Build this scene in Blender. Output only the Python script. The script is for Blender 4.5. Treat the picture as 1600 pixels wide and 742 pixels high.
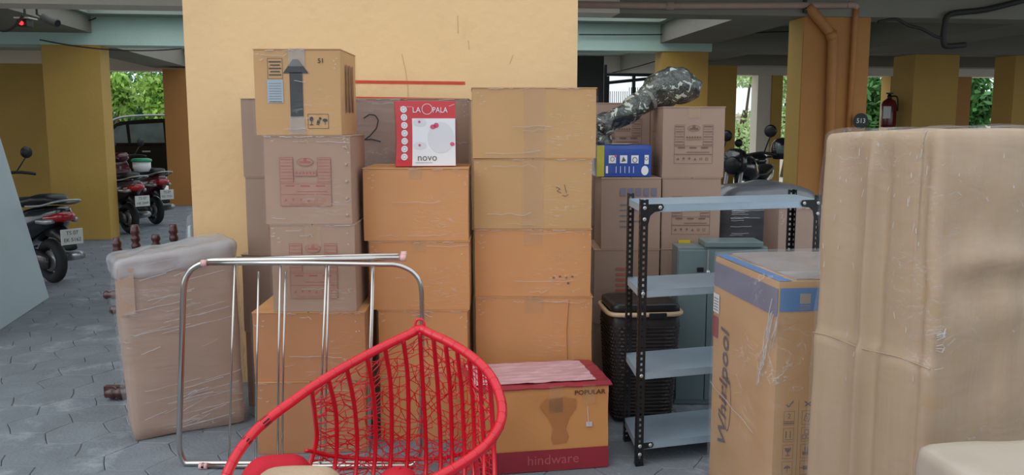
import bpy, bmesh, math, random
from mathutils import Vector, Matrix, noise
random.seed(7)
PI = math.pi
for _o in list(bpy.data.objects): bpy.data.objects.remove(_o)
SC = bpy.context.scene
COL = SC.collection

# ------------------------------------------------------------------ camera
F, PITCH, EYE = 1330.0, math.radians(7.55), 1.5
cd = bpy.data.cameras.new('camera'); cam = bpy.data.objects.new('camera', cd); COL.objects.link(cam)
cam.location = (0, 0, EYE); cam.rotation_euler = (PI/2 - PITCH, 0, 0)
cd.sensor_fit = 'HORIZONTAL'; cd.sensor_width = 36.0; cd.lens = 36.0*F/1600.0
cd.clip_start = 0.05; cd.clip_end = 300
SC.camera = cam
# ------------------------------------------------------------------ world, sun, exposure
SC.view_settings.view_transform = 'Standard'; SC.view_settings.look = 'None'
SC.view_settings.gamma = 1.0; SC.view_settings.use_curve_mapping = False
SC.view_settings.exposure = 0.0
w = bpy.data.worlds.new('overcast_sky'); SC.world = w; w.use_nodes = True
bg = w.node_tree.nodes['Background']; bg.inputs[0].default_value = (0.86, 0.94, 1.0, 1); bg.inputs[1].default_value = 1.15
sd = bpy.data.lights.new('soft_sun', 'SUN'); sd.energy = 0.7; sd.angle = math.radians(50); sd.color = (1.0, 0.95, 0.88)
sun = bpy.data.objects.new('soft_sun', sd); COL.objects.link(sun); sun.location = (-2, -4, 8)
sun.rotation_euler = (math.radians(52), 0, math.radians(-42))

# ------------------------------------------------------------------ survey helpers
CP, SP = math.cos(PITCH), math.sin(PITCH)
def ray(px, py):
    a = (px-800)/F; b = (371-py)/F
    return (a, CP + b*SP, -SP + b*CP)
def at(px, py, Y):
    v = ray(px, py); t = Y/v[1]; return Vector((v[0]*t, Y, EYE + v[2]*t))
def atz(px, py, z=0.0):
    v = ray(px, py); t = (z-EYE)/v[2]; return Vector((v[0]*t, v[1]*t, z))
TH = math.radians(7.0); CT, ST = math.cos(TH), math.sin(TH)
def B(u, v, z=0.0):            # building coordinates, turned 7 degrees
    return Vector((u*CT - v*ST, u*ST + v*CT, z))

# ------------------------------------------------------------------ materials
def L(c):
    return tuple((x/255/12.92 if x/255 <= .04045 else ((x/255+.055)/1.055)**2.4) for x in c)
MATS = {}
def mat(name, col, rough=.6, metal=0, var=.12, scale=6, bump=0, bscale=40, coat=0, crough=.15, stretch=(1,1,1),
        emit=None, estr=0, dirt=None, dscale=2, damt=.3, world=False, alpha=1, rand=0, trans=0, spec=.5):
    if name in MATS: return MATS[name]
    m = bpy.data.materials.new(name); m.use_nodes = True; nt = m.node_tree; N = nt.nodes; K = nt.links
    p = N['Principled BSDF']; c = L(col)
    p.inputs['Roughness'].default_value = rough; p.inputs['Metallic'].default_value = metal
    p.inputs['Specular IOR Level'].default_value = spec
    if coat: p.inputs['Coat Weight'].default_value = coat; p.inputs['Coat Roughness'].default_value = crough
    if trans: p.inputs['Transmission Weight'].default_value = trans
    if alpha < 1: p.inputs['Alpha'].default_value = alpha
    if world:
        g = N.new('ShaderNodeNewGeometry'); vec = g.outputs['Position']
    else:
        tc = N.new('ShaderNodeTexCoord'); vec = tc.outputs['Object']
    mp = N.new('ShaderNodeMapping'); mp.inputs['Scale'].default_value = stretch; K.new(vec, mp.inputs['Vector'])
    nz = N.new('ShaderNodeTexNoise'); nz.inputs['Scale'].default_value = scale; nz.inputs['Detail'].default_value = 5
    K.new(mp.outputs[0], nz.inputs['Vector'])
    mr = N.new('ShaderNodeMapRange'); mr.inputs[1].default_value = .25; mr.inputs[2].default_value = .75
    mr.inputs[3].default_value = 1-var; mr.inputs[4].default_value = 1+var; K.new(nz.outputs[0], mr.inputs[0])
    hs = N.new('ShaderNodeHueSaturation'); hs.inputs['Color'].default_value = (*c, 1)
    val = mr.outputs[0]
    if rand:
        oi = N.new('ShaderNodeObjectInfo'); r2 = N.new('ShaderNodeMapRange'); r2.inputs[3].default_value = 1-rand; r2.inputs[4].default_value = 1+rand
        K.new(oi.outputs['Random'], r2.inputs[0]); mm = N.new('ShaderNodeMath'); mm.operation = 'MULTIPLY'
        K.new(val, mm.inputs[0]); K.new(r2.outputs[0], mm.inputs[1]); val = mm.outputs[0]
    K.new(val, hs.inputs['Value']); out = hs.outputs[0]
    if dirt:
        n2 = N.new('ShaderNodeTexNoise'); n2.inputs['Scale'].default_value = dscale; n2.inputs['Detail'].default_value = 8; n2.inputs['Roughness'].default_value = .7
        K.new(mp.outputs[0], n2.inputs['Vector'])
        m2 = N.new('ShaderNodeMapRange'); m2.inputs[1].default_value = .54; m2.inputs[2].default_value = .72; m2.inputs[4].default_value = damt
        K.new(n2.outputs[0], m2.inputs[0])
        mx = N.new('ShaderNodeMix'); mx.data_type = 'RGBA'; K.new(m2.outputs[0], mx.inputs[0]); K.new(out, mx.inputs[6]); mx.inputs[7].default_value = (*L(dirt), 1)
        out = mx.outputs[2]
    K.new(out, p.inputs['Base Color'])
    if bump:
        n3 = N.new('ShaderNodeTexNoise'); n3.inputs['Scale'].default_value = bscale; n3.inputs['Detail'].default_value = 4
        K.new(mp.outputs[0], n3.inputs['Vector'])
        b = N.new('ShaderNodeBump'); b.inputs['Strength'].default_value = min(1, bump); b.inputs['Distance'].default_value = .01
        K.new(n3.outputs[0], b.inputs['Height'])
        K.new(b.outputs[0], p.inputs['Coat Normal' if coat else 'Normal'])
    if emit: p.inputs['Emission Color'].default_value = (*L(emit), 1); p.inputs['Emission Strength'].default_value = estr
    MATS[name] = m; return m
def film_mat(name, base, streak_glint, stretch=(1,1,5), scale=5):
    m = bpy.data.materials.new(name); m.use_nodes = True; nt = m.node_tree; N = nt.nodes; K = nt.links
    for n in list(N): N.remove(n)
    o = N.new('ShaderNodeOutputMaterial'); mix = N.new('ShaderNodeMixShader'); tr = N.new('ShaderNodeBsdfTransparent')
    p = N.new('ShaderNodeBsdfPrincipled'); p.inputs['Base Color'].default_value = (.75, .77, .8, 1); p.inputs['Roughness'].default_value = .22
    tc = N.new('ShaderNodeTexCoord'); mp = N.new('ShaderNodeMapping'); mp.inputs['Scale'].default_value = stretch
    K.new(tc.outputs['Object'], mp.inputs[0])
    nz = N.new('ShaderNodeTexNoise'); nz.inputs['Scale'].default_value = scale; nz.inputs['Detail'].default_value = 6; nz.inputs['Distortion'].default_value = 1.2
    K.new(mp.outputs[0], nz.inputs['Vector'])
    rg = N.new('ShaderNodeMath'); rg.operation = 'SUBTRACT'; rg.inputs[1].default_value = .5; K.new(nz.outputs[0], rg.inputs[0])
    ab = N.new('ShaderNodeMath'); ab.operation = 'ABSOLUTE'; K.new(rg.outputs[0], ab.inputs[0])
    mr = N.new('ShaderNodeMapRange'); mr.inputs[1].default_value = 0; mr.inputs[2].default_value = .012; mr.inputs[3].default_value = 1; mr.inputs[4].default_value = 0
    K.new(ab.outputs[0], mr.inputs[0])
    n2 = N.new('ShaderNodeTexNoise'); n2.inputs['Scale'].default_value = 3; K.new(tc.outputs['Object'], n2.inputs['Vector'])
    m2 = N.new('ShaderNodeMapRange'); m2.inputs[1].default_value = .48; m2.inputs[2].default_value = .68; m2.inputs[4].default_value = streak_glint; K.new(n2.outputs[0], m2.inputs[0])  # pale streaks: whitish film wrinkles plus painted highlights
    mu = N.new('ShaderNodeMath'); mu.operation = 'MULTIPLY'; K.new(mr.outputs[0], mu.inputs[0]); K.new(m2.outputs[0], mu.inputs[1])
    ad = N.new('ShaderNodeMath'); ad.operation = 'ADD'; ad.inputs[1].default_value = base; K.new(mu.outputs[0], ad.inputs[0])
    bp = N.new('ShaderNodeBump'); bp.inputs['Strength'].default_value = .8; bp.inputs['Distance'].default_value = .02; K.new(nz.outputs[0], bp.inputs['Height'])
    K.new(bp.outputs[0], p.inputs['Normal']); K.new(ad.outputs[0], mix.inputs[0]); K.new(tr.outputs[0], mix.inputs[1]); K.new(p.outputs[0], mix.inputs[2]); K.new(mix.outputs[0], o.inputs[0])
    MATS[name] = m; return m

M = dict(
 wall=mat('ochre_wall_paint', (234,198,148), .75, var=.06, scale=1.2, bump=.35, bscale=18, dirt=(192,154,108), dscale=3.2, damt=.22),
 column=mat('ochre_column_paint', (198,158,80), .75, var=.07, scale=1.5, bump=.3, bscale=20),
 column_orange=mat('orange_column_paint', (190,132,72), .75, var=.07, scale=1.5, bump=.3, bscale=20),
 cream=mat('cream_paint', (232,220,204), .8, var=.08, scale=1),
 teal=mat('pale_teal_paint', (200,228,216), .7, var=.08, scale=1.0, bump=.3),
 grey_paint_shade=mat('grey_concrete_and_shade', (140,136,124), .8, var=.1, scale=1.0, bump=.3),
 ceil=mat('ceiling_plaster', (150,160,150), .85, var=.1, scale=1),
 red_line=mat('red_line_paint', (205,70,45), .6, var=.1, scale=20),
 paver=mat('grey_paver', (124,131,138), .82, var=.14, scale=5, bump=.5, bscale=60, world=True, dirt=(186,194,202), dscale=2.8, damt=.6, rand=.05),
 sand=mat('joint_sand', (88,91,94), .95, world=True),
 soil=mat('yard_ground', (215,210,200), .9, var=.15, scale=.6, world=True),
 soil2=mat('front_yard_ground', (112,112,108), .9, var=.15, scale=.6, world=True),
 compound=mat('compound_wall_paint', (225,215,200), .85, var=.08, scale=.8),
 kraft=mat('orange_kraft_board', (208,144,84), .62, var=.07, scale=4, bump=.12, bscale=14, coat=.35, crough=.22),
 kraftd=mat('brown_kraft_board', (184,124,76), .62, var=.07, scale=4, bump=.12, bscale=14, coat=.35, crough=.22),
 kraft2=mat('orange_kraft_edge', (206,152,98), .65, var=.1, scale=9),
 kraftl=mat('pale_kraft_board', (196,150,94), .62, var=.07, scale=4, bump=.12, bscale=14, coat=.35, crough=.22),
 mauve=mat('grey_brown_board', (170,138,116), .65, var=.06, scale=4, bump=.12, bscale=14, coat=.2, crough=.25),
 mauve2=mat('grey_brown_edge', (182,152,132), .65, var=.1, scale=9),
 mauved=mat('dim_grey_brown_board', (160,134,118), .7, var=.06, scale=4, bump=.12, bscale=14, coat=.2, crough=.25),
 tape=mat('clear_packing_tape', (214,180,140), .25, var=.08, scale=20, bump=.5, bscale=30, coat=.5, crough=.1, alpha=.14),
 tape_w=mat('shiny_packing_tape', (190,186,182), .18, var=.2, scale=25, bump=.9, bscale=26, coat=.6, crough=.08, alpha=.30),
 paper_wrap=mat('corrugated_wrap_paper', (176,148,116), .7, var=.09, scale=1.2, bump=.6, bscale=9, stretch=(12,12,.8), coat=.5, crough=.25),
 red_ink=mat('red_print', (166,96,82), .7, var=.1, scale=30), red_tint=mat('red_print_tint', (168,128,108), .7, var=.1, scale=10),
 brown_ink=mat('brown_print', (112,84,72), .7, var=.2, scale=30), black_ink=mat('black_print', (52,52,54), .6, var=.15, scale=20),
 grey_ink=mat('grey_print', (104,98,96), .7, var=.15, scale=30),
 blue_label=mat('blue_grey_label', (158,170,182), .5, var=.05, scale=10),
 blue_band=mat('blue_print', (38,112,178), .5, var=.06, scale=8, coat=.4), blue_dim=mat('blue_print_under_film', (104,106,134), .45, var=.15, scale=9, coat=.4),
 film_white=mat('bunched_film_and_glint', (200,200,204), .3, var=.2, scale=8, bump=.9, bscale=20, coat=.5, stretch=(1,1,3)),  # near-white film, also the painted glints on film creases
 maroon=mat('maroon_print', (150,36,52), .5, var=.08, scale=6, coat=.4), pinkw=mat('creased_pink_paper', (205,160,165), .45, var=.15, scale=12, stretch=(1,6,1), coat=.4, bump=.8, bscale=20),
 pred=mat('glossy_red_card', (205,34,44), .35, var=.05, scale=5, coat=.6), white=mat('white_card', (232,232,236), .4, var=.03, scale=5, coat=.4),
 pgrey=mat('pale_grey_print', (219,219,224), .5, var=.03), pink=mat('pink_flower_print', (214,86,120), .5), 
 cblue=mat('blue_card', (24,70,160), .35, var=.08, scale=6, coat=.5), cyel=mat('yellow_card', (190,180,60), .45, var=.15, scale=8), 
 chrome=mat('chrome_tube', (205,200,195), .14, metal=1, var=.05), steel=mat('pink_plastic_cap', (225,180,176), .4),
 rack_blue=mat('galvanised_shelf', (168,188,204), .38, metal=.35, var=.06, scale=9, bump=.1), rack_black=mat('black_enamel', (24,26,30), .4, var=.1),
 bolt=mat('zinc_bolt', (190,190,188), .35, metal=.6), black=mat('black_plastic', (26,26,28), .35, var=.1), 
 black_matt=mat('matt_black_rubber', (30,30,32), .75, var=.1), beige_plastic=mat('beige_plastic', (205,176,142), .45),
 wicker=mat('dark_brown_plastic_weave', (40,33,34), .5, var=.15, scale=20),
 cabinet=mat('grey_green_steel', (112,130,132), .35, metal=.1, var=.1, scale=4, coat=.2), pale_board=mat('pale_blue_grey_board', (172,192,200), .45, var=.05, scale=2),
 red_pe=mat('red_plastic_cane', (222,22,44), .32, var=.08, scale=12, coat=.4), 
 red_cloth=mat('red_cushion_cloth', (206,28,48), .75, var=.1, bump=.3), beige_cloth=mat('beige_cushion_cloth', (205,178,150), .8, var=.1, bump=.4, bscale=60),
 camo_dummy=mat('dark_wood', (70,32,34), .35, var=.25, scale=12, coat=.4),
 scooter=mat('black_scooter_paint', (30,29,34), .22, var=.1, coat=.8, crough=.08), scooter_m=mat('maroon_scooter_paint', (84,22,34), .22, var=.1, coat=.8, crough=.08), scooter_g=mat('grey_scooter_paint', (58,54,56), .25, var=.1, coat=.7),
 tail=mat('red_lamp_lens', (170,24,32), .15, coat=.6), seat=mat('black_vinyl', (24,23,24), .42, var=.1), plate=mat('plate_white', (215,215,210), .4, var=.04), silver=mat('silver_paint', (170,170,172), .3, metal=.5),
 car=mat('dark_car_paint', (12,14,18), .3, var=.05, coat=.15, crough=.1, spec=.2), car_glass=mat('car_glass', (96,112,112), .1, var=.3, scale=3, coat=.3, crough=.05, spec=.3),
 red_tank=mat('red_extinguisher_paint', (110,24,28), .3, coat=.6), sign=mat('black_sign_paint', (26,26,30), .5), sign_w=mat('white_sign_paint', (214,210,200), .5),
 led=mat('red_led', (255,40,40), .4, emit=(255,30,30), estr=6), cable=mat('dark_cable', (48,44,42), .6), pipe=mat('painted_pipe', (186,126,68), .6, var=.1), pipe_b=mat('beige_pipe', (188,160,145), .5, var=.1),
 gate=mat('dark_gate_iron', (28,32,40), .5), bark=mat('tree_bark', (96,80,64), .9, var=.2, bump=.6), 
 leaf=mat('mid_green_leaves', (84,140,60), .55, var=.5, scale=1.6, world=True), leaf2=mat('light_green_leaves', (150,190,84), .5, var=.4, scale=2, world=True), leaf4=mat('sunlit_pale_leaves', (186,212,150), .5, var=.35, scale=2, world=True),  # leaf4: overexposed daylight put into a brighter leaf colour
 leaf3=mat('deep_green_leaves', (84,140,74), .55, var=.5, scale=2, world=True),
 bale=mat('grey_plastic_bundle', (96,98,104), .3, var=.25, scale=4, bump=.8, bscale=12, stretch=(1,1,4), coat=.5), 
 yellow=mat('yellow_sticker', (222,190,40), .5), green_lid=mat('green_plastic_lid', (40,150,110), .4), dark_room=mat('dark_painted_door', (34,32,32), .7))
M['film'] = film_mat('clear_stretch_film', .035, .35, (1,1,6), 5)
M['film_strong'] = film_mat('layered_stretch_film', .12, .7, (1,1,8), 6)
def camo():
    m = bpy.data.materials.new('camouflage_sheet'); m.use_nodes = True; nt = m.node_tree; N = nt.nodes; K = nt.links; p = N['Principled BSDF']
    p.inputs['Roughness'].default_value = .35; p.inputs['Coat Weight'].default_value = .5; p.inputs['Coat Roughness'].default_value = .15
    tc = N.new('ShaderNodeTexCoord'); nz = N.new('ShaderNodeTexNoise'); nz.inputs['Scale'].default_value = 19; nz.inputs['Detail'].default_value = 2; nz.inputs['Distortion'].default_value = 1.4
    K.new(tc.outputs['Object'], nz.inputs['Vector']); r = N.new('ShaderNodeValToRGB'); r.color_ramp.interpolation = 'CONSTANT'
    e = r.color_ramp.elements; e[0].color = (*L((34,36,34)), 1); e[1].position = .45; e[1].color = (*L((78,82,76)), 1)
    a = e.new(.52); a.color = (*L((46,48,46)), 1); a = e.new(.60); a.color = (*L((176,184,172)), 1)
    K.new(nz.outputs[0], r.inputs[0]); K.new(r.outputs[0], p.inputs['Base Color'])
    n3 = N.new('ShaderNodeTexNoise'); n3.inputs['Scale'].default_value = 30; K.new(tc.outputs['Object'], n3.inputs['Vector'])
    b = N.new('ShaderNodeBump'); b.inputs['Strength'].default_value = .8; b.inputs['Distance'].default_value = .01; K.new(n3.outputs[0], b.inputs['Height']); K.new(b.outputs[0], p.inputs['Normal'])
    return m
M['camo'] = camo()

# ------------------------------------------------------------------ object helpers
def tag(o, label=None, cat=None, group=None, kind=None):
    if label: o['label'] = label
    if cat: o['category'] = cat
    if group: o['group'] = group
    if kind: o['kind'] = kind
    return o
def thing(name, loc, rz=0, label=None, cat=None, group=None):
    o = bpy.data.objects.new(name, None); o.empty_display_size = .05; COL.objects.link(o)
    o.location = loc; o.rotation_euler = (0, 0, rz); return tag(o, label, cat, group)
def obj(name, bm, m, parent=None, smooth=False, kind=None, label=None):
    me = bpy.data.meshes.new(name)
    if isinstance(bm, bmesh.types.BMesh):
        bmesh.ops.recalc_face_normals(bm, faces=bm.faces) if kind != 'raw' else None
        bm.to_mesh(me); bm.free()
    else: me = bm
    if smooth:
        for p in me.polygons: p.use_smooth = True
    me.materials.clear(); me.materials.append(m if isinstance(m, bpy.types.Material) else M[m])
    o = bpy.data.objects.new(name, me); COL.objects.link(o)
    if parent: o.parent = parent
    if kind and kind != 'raw': o['kind'] = kind
    if label: o['label'] = label
    return o
def nb(): return bmesh.new()
def box(bm, x0, x1, y0, y1, z0, z1, bev=0, mtx=None):
    r = bmesh.ops.create_cube(bm, size=1); vs = r['verts']
    for v in vs: v.co = Vector(((x0+x1)/2 + v.co.x*(x1-x0), (y0+y1)/2 + v.co.y*(y1-y0), (z0+z1)/2 + v.co.z*(z1-z0)))
    if bev:
        es = list({e for v in vs for e in v.link_edges}); rr = bmesh.ops.bevel(bm, geom=es, offset=bev, segments=2, profile=.5, affect='EDGES')
        vs = list({v for v in rr['verts']} | {v for v in vs if v.is_valid})
    if mtx: bmesh.ops.transform(bm, matrix=mtx, verts=[v for v in vs if v.is_valid])
    return vs
def bx(*a, **k): b = nb(); box(b, *a, **k); return b
def tube(bm, pts, r, seg=8, closed=False, caps=True):
    pts = [Vector(p) for p in pts]; n = len(pts); rings = []
    rs = r if isinstance(r, (list, tuple)) else [r]*n
    up = None
    for i, p in enumerate(pts):
        a = pts[(i-1) % n] if (closed or i > 0) else p; b = pts[(i+1) % n] if (closed or i < n-1) else p
        t = (b-a).normalized() if (b-a).length > 1e-9 else Vector((0,0,1))
        if up is None: up = t.orthogonal().normalized()
        up = up - t*up.dot(t)
        up = up.normalized() if up.length > 1e-6 else t.orthogonal().normalized()
        s = t.cross(up)
        rings.append([bm.verts.new(p + (up*math.cos(2*PI*k/seg) + s*math.sin(2*PI*k/seg))*rs[i]) for k in range(seg)])
    for i in range(n if closed else n-1):
        A, C = rings[i], rings[(i+1) % n]
        if closed and i == n-1:   # match twist
            best = min(range(seg), key=lambda q: (A[0].co-C[q].co).length); C = C[best:] + C[:best]
        for k in range(seg):
            try: bm.faces.new((A[k], A[(k+1) % seg], C[(k+1) % seg], C[k]))
            except ValueError: pass
    if caps and not closed:
        bm.faces.new(rings[0][::-1]); bm.faces.new(rings[-1])
    return bm
def tb(pts, r, seg=8, closed=False): return tube(nb(), pts, r, seg, closed)
def crom(pts, n=6, closed=False):
    pts = [Vector(p) for p in pts]; out = []; N = len(pts)
    for i in range(N if closed else N-1):
        g = lambda k: pts[k % N] if closed else pts[max(0, min(N-1, k))]
        p0, p1, p2, p3 = g(i-1), g(i), g(i+1), g(i+2)
        for j in range(n):
            t = j/n
            out.append(.5*((2*p1) + (p2-p0)*t + (2*p0-5*p1+4*p2-p3)*t*t + (3*p1-p0-3*p2+p3)*t**3))
    if not closed: out.append(pts[-1])
    return out
def lathe(bm, prof, seg=20, mtx=None):
    rings = []
    for r, z in prof: rings.append([bm.verts.new((r*math.cos(2*PI*k/seg), r*math.sin(2*PI*k/seg), z)) for k in range(seg)])
    for a, c in zip(rings, rings[1:]):
        for k in range(seg): bm.faces.new((a[k], a[(k+1) % seg], c[(k+1) % seg], c[k]))
    bm.faces.new(rings[0][::-1]); bm.faces.new(rings[-1])
    if mtx: bmesh.ops.transform(bm, matrix=mtx, verts=[v for r in rings for v in r])
    return bm
def lt(prof, seg=20, mtx=None): return lathe(nb(), prof, seg, mtx)
def loft(secs, seg=16, pw=2.6, nz=0, amp=0):        # secs: (x, zc, halfwidth, halfheight[, yc])
    bm = nb(); rings = []
    for s in secs:
        x, zc, hw, hh = s[:4]; yc = s[4] if len(s) > 4 else 0; ring = []
        for k in range(seg):
            a = 2*PI*k/seg; c, q = math.cos(a), math.sin(a)
            y = math.copysign(abs(c)**(2/pw), c)*hw + yc; z = math.copysign(abs(q)**(2/pw), q)*hh + zc
            v = Vector((x, y, z))
            if amp: v += Vector((0, 1, 1))*noise.noise(v*nz)*amp
            ring.append(bm.verts.new(v))
        rings.append(ring)
    for a, c in zip(rings, rings[1:]):
        for k in range(seg): bm.faces.new((a[k], a[(k+1) % seg], c[(k+1) % seg], c[k]))
    bm.faces.new(rings[0][::-1]); bm.faces.new(rings[-1]); return bm
def prism(poly, y0, y1, bev=0):                      # polygon in XZ, extruded along Y
    bm = nb(); a = [bm.verts.new((x, y0, z)) for x, z in poly]; c = [bm.verts.new((x, y1, z)) for x, z in poly]
    bm.faces.new(a); bm.faces.new(c[::-1]); n = len(poly)
    for i in range(n): bm.faces.new((a[i], c[i], c[(i+1) % n], a[(i+1) % n]))
    bmesh.ops.recalc_face_normals(bm, faces=bm.faces)
    if bev: bmesh.ops.bevel(bm, geom=list(bm.edges), offset=bev, segments=2, affect='EDGES')
    return bm
def soft_box(w, d, h, r=.03, cuts=14, amp=.004, nz=6, fn=None, off=0, seed=0):
    bm = nb(); bmesh.ops.create_cube(bm, size=2); bmesh.ops.subdivide_edges(bm, edges=list(bm.edges), cuts=cuts, use_grid_fill=True)
    H = Vector((w/2, d/2, h/2)); sv = Vector((seed*3.1, seed*1.7, seed*.9))
    for v in bm.verts:
        p = Vector((v.co.x*H.x, v.co.y*H.y, v.co.z*H.z)); q = Vector([max(-H[i]+r, min(H[i]-r, p[i])) for i in range(3)])
        dd = p-q; nrm = dd.normalized() if dd.length > 1e-6 else Vector((0,0,1)); c = q + nrm*(r+off)
        c += nrm*noise.noise(c*nz + sv)*amp
        c.z += h/2
        if fn: c = fn(c, nrm)
        if c.z < 0: c.z = 0
        v.co = c
    return bm
# ---- flat prints on faces: mapping (s, t) on a face to local xyz
def face_map(face, w, d, h, e=.0015):
    return {'front': lambda s, t: Vector((s, -d/2-e, t)), 'left': lambda s, t: Vector((-w/2-e, -s, t)),
            'right': lambda s, t: Vector((w/2+e, s, t)), 'top': lambda s, t: Vector((s, t, h+e))}[face]
class Ink:
    def __init__(s, fm): s.bm = nb(); s.fm = fm
    def poly(s, pts):
        try: s.bm.faces.new([s.bm.verts.new(s.fm(*p)) for p in pts])
        except ValueError: pass
        return s
    def rect(s, x0, y0, x1, y1): return s.poly([(x0,y0),(x1,y0),(x1,y1),(x0,y1)])
    def frame(s, x0, y0, x1, y1, t=.0025):
        s.rect(x0,y0,x1,y0+t); s.rect(x0,y1-t,x1,y1); s.rect(x0,y0+t,x0+t,y1-t); return s.rect(x1-t,y0+t,x1,y1-t)
    def line(s, pts, t=.003):
        for (a, b), (c, d) in zip(pts, pts[1:]):
            L_ = math.hypot(c-a, d-b) or 1; nx, ny = -(d-b)/L_*t/2, (c-a)/L_*t/2
            s.poly([(a-nx,b-ny),(c-nx,d-ny),(c+nx,d+ny),(a+nx,b+ny)])
        return s
    def ell(s, cx, cy, rx, ry=None, n=20, t=0):
        ry = rx if ry is None else ry; P = [(cx+rx*math.cos(2*PI*k/n), cy+ry*math.sin(2*PI*k/n)) for k in range(n)]
        return s.line(P+[P[0]], t) if t else s.poly(P)
    def text(s, txt, size, x, y, rot=0, sx=1, bold=0, align='CENTER', shear=0):
        cu = bpy.data.curves.new('t', 'FONT'); cu.body = txt; cu.size = size; cu.align_x = align; cu.align_y = 'CENTER'; cu.offset = bold; cu.shear = shear; cu.resolution_u = 3
        o = bpy.data.objects.new('t', cu); me = bpy.data.meshes.new_from_object(o)
        c, q = math.cos(rot), math.sin(rot); vs = []
        for v in me.vertices:
            a, b = v.co.x*sx, v.co.y; vs.append(s.bm.verts.new(s.fm(x + a*c - b*q, y + a*q + b*c)))
        for p in me.polygons:
            try: s.bm.faces.new([vs[i] for i in p.vertices])
            except ValueError: pass
        bpy.data.objects.remove(o); bpy.data.curves.remove(cu); bpy.data.meshes.remove(me); return s
    def done(s, m, parent, name='print', label=None): return obj(name, s.bm, m, parent, kind='raw', label=label)

# =================================================================== THE SETTING
floor = obj('floor', bx(-30, 30, -6, 45, -.12, -.05), 'sand', kind='structure')
# hexagonal pavers: individual ones nearest the camera, the rest joined
def paver_grid():
    s = .16; dx = s*1.5; dy = s*math.sqrt(3); cells = []
    for i in range(-60, 46):
        for j in range(2, 66):
            x, y = i*dx, j*dy + (dy/2 if i % 2 else 0)
            if y < 1.0 or y > 17.5 or abs(x) > .68*y+1.2: continue
            cells.append((x, y))
    return s, cells
S_, cells = paver_grid()
def jit(x, y):
    v = Vector((x*2.1, y*2.1, 0)); return x+.075*noise.noise(v), y+.075*noise.noise(v+Vector((31, 7, 3)))
def hexa(bm, x, y, s, z1, ox=0, oy=0):
    P_ = []
    for k in range(6):
        a = (x+s*math.cos(PI/3*k), y+s*math.sin(PI/3*k)); c = (x+s*math.cos(PI/3*(k+1)), y+s*math.sin(PI/3*(k+1)))
        P_.append(jit(*a)); m_ = ((a[0]+c[0])/2, (a[1]+c[1])/2)
        w_ = .022*noise.noise(Vector((m_[0]*9, m_[1]*9, 5))); P_.append(tuple(u+v for u, v in zip(jit(*m_), ((c[1]-a[1])/s*w_, -(c[0]-a[0])/s*w_) if a < c else (-(c[1]-a[1])/s*w_, (c[0]-a[0])/s*w_))))
    cx = sum(p[0] for p in P_)/12; cy = sum(p[1] for p in P_)/12; lay = []
    z1 += .0015*noise.noise(Vector((x*31, y*17, 1)))-.0015
    for (g, z) in ((.0016, -.05), (.0016, z1-.003), (.006, z1)):
        f_ = 1-g/s; lay.append([bm.verts.new((cx+(px-cx)*f_-ox, cy+(py-cy)*f_-oy, z)) for px, py in P_])
    for a, b in zip(lay, lay[1:]):
        for k in range(12): bm.faces.new((a[k], a[(k+1) % 12], b[(k+1) % 12], b[k]))
    bm.faces.new(lay[-1])
vis = [c for c in cells if c[0] < -.62*c[1]*0 - .75 and 3.0 < c[1] < 9.5 and c[0] > -.62*c[1]-.3]
vis.sort(key=lambda c: c[1]); vis = vis[:290]; vset = set(vis)
for c in vis:
    b = nb(); hexa(b, c[0], c[1], S_, 0, c[0], c[1]); o = obj('paver', b, 'paver', floor); o.location = (c[0], c[1], 0)
b = nb()
for c in cells:
    if c not in vset: hexa(b, c[0], c[1], S_, 0)
obj('paving', b, 'paver', floor, kind='stuff')
obj('yard_ground', bx(-34, 34, 17.6, 44, -.05, -.002), 'soil', kind='structure')

obj('yard_front', bx(-20, 20, -12, .85, -.05, -.003), 'soil2', kind='structure')
def bbox_uv(name, u0, u1, v0, v1, z0, z1, m, parts=None):
    o = obj(name, bx(u0, u1, v0, v1, z0, z1), m, kind='structure'); o.rotation_euler = (0, 0, TH); return o
# big ochre wall pier
wall = bbox_uv('wall_centre', -1.215, 1.0, 5.0, 5.35, 0, 4.2, 'wall')
def stripe(u0, z0, u1, z1, t=.018):
    b = nb(); vs = [(u0, z0-t/2), (u1, z1-t/2), (u1, z1+t/2), (u0, z0+t/2)]
    b.faces.new([b.verts.new((u, 4.998, z)) for u, z in vs]); obj('painted_stripe', b, 'red_line', wall, kind='raw')
stripe(-.32, 1.742, .34, 1.738); stripe(-.32, 1.650, .34, 1.642)
b = nb(); 
for pts in ([(-.02, 1.90), (.0, 1.80), (.01, 1.72), (.012, 1.66)], [(.36,1.98),(.365,1.93)], [(.30,2.12),(.302,2.02)], [(.62,1.90),(.60,1.85)]):
    for (a, c), (d, e) in zip(pts, pts[1:]): b.faces.new([b.verts.new(q) for q in ((a-.002,4.9985,c),(a+.002,4.9985,c),(d+.002,4.9985,e),(d-.002,4.9985,e))])
obj('wall_scuff', b, mat('scuff', (206,170,124), .8), wall, kind='raw')
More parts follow.
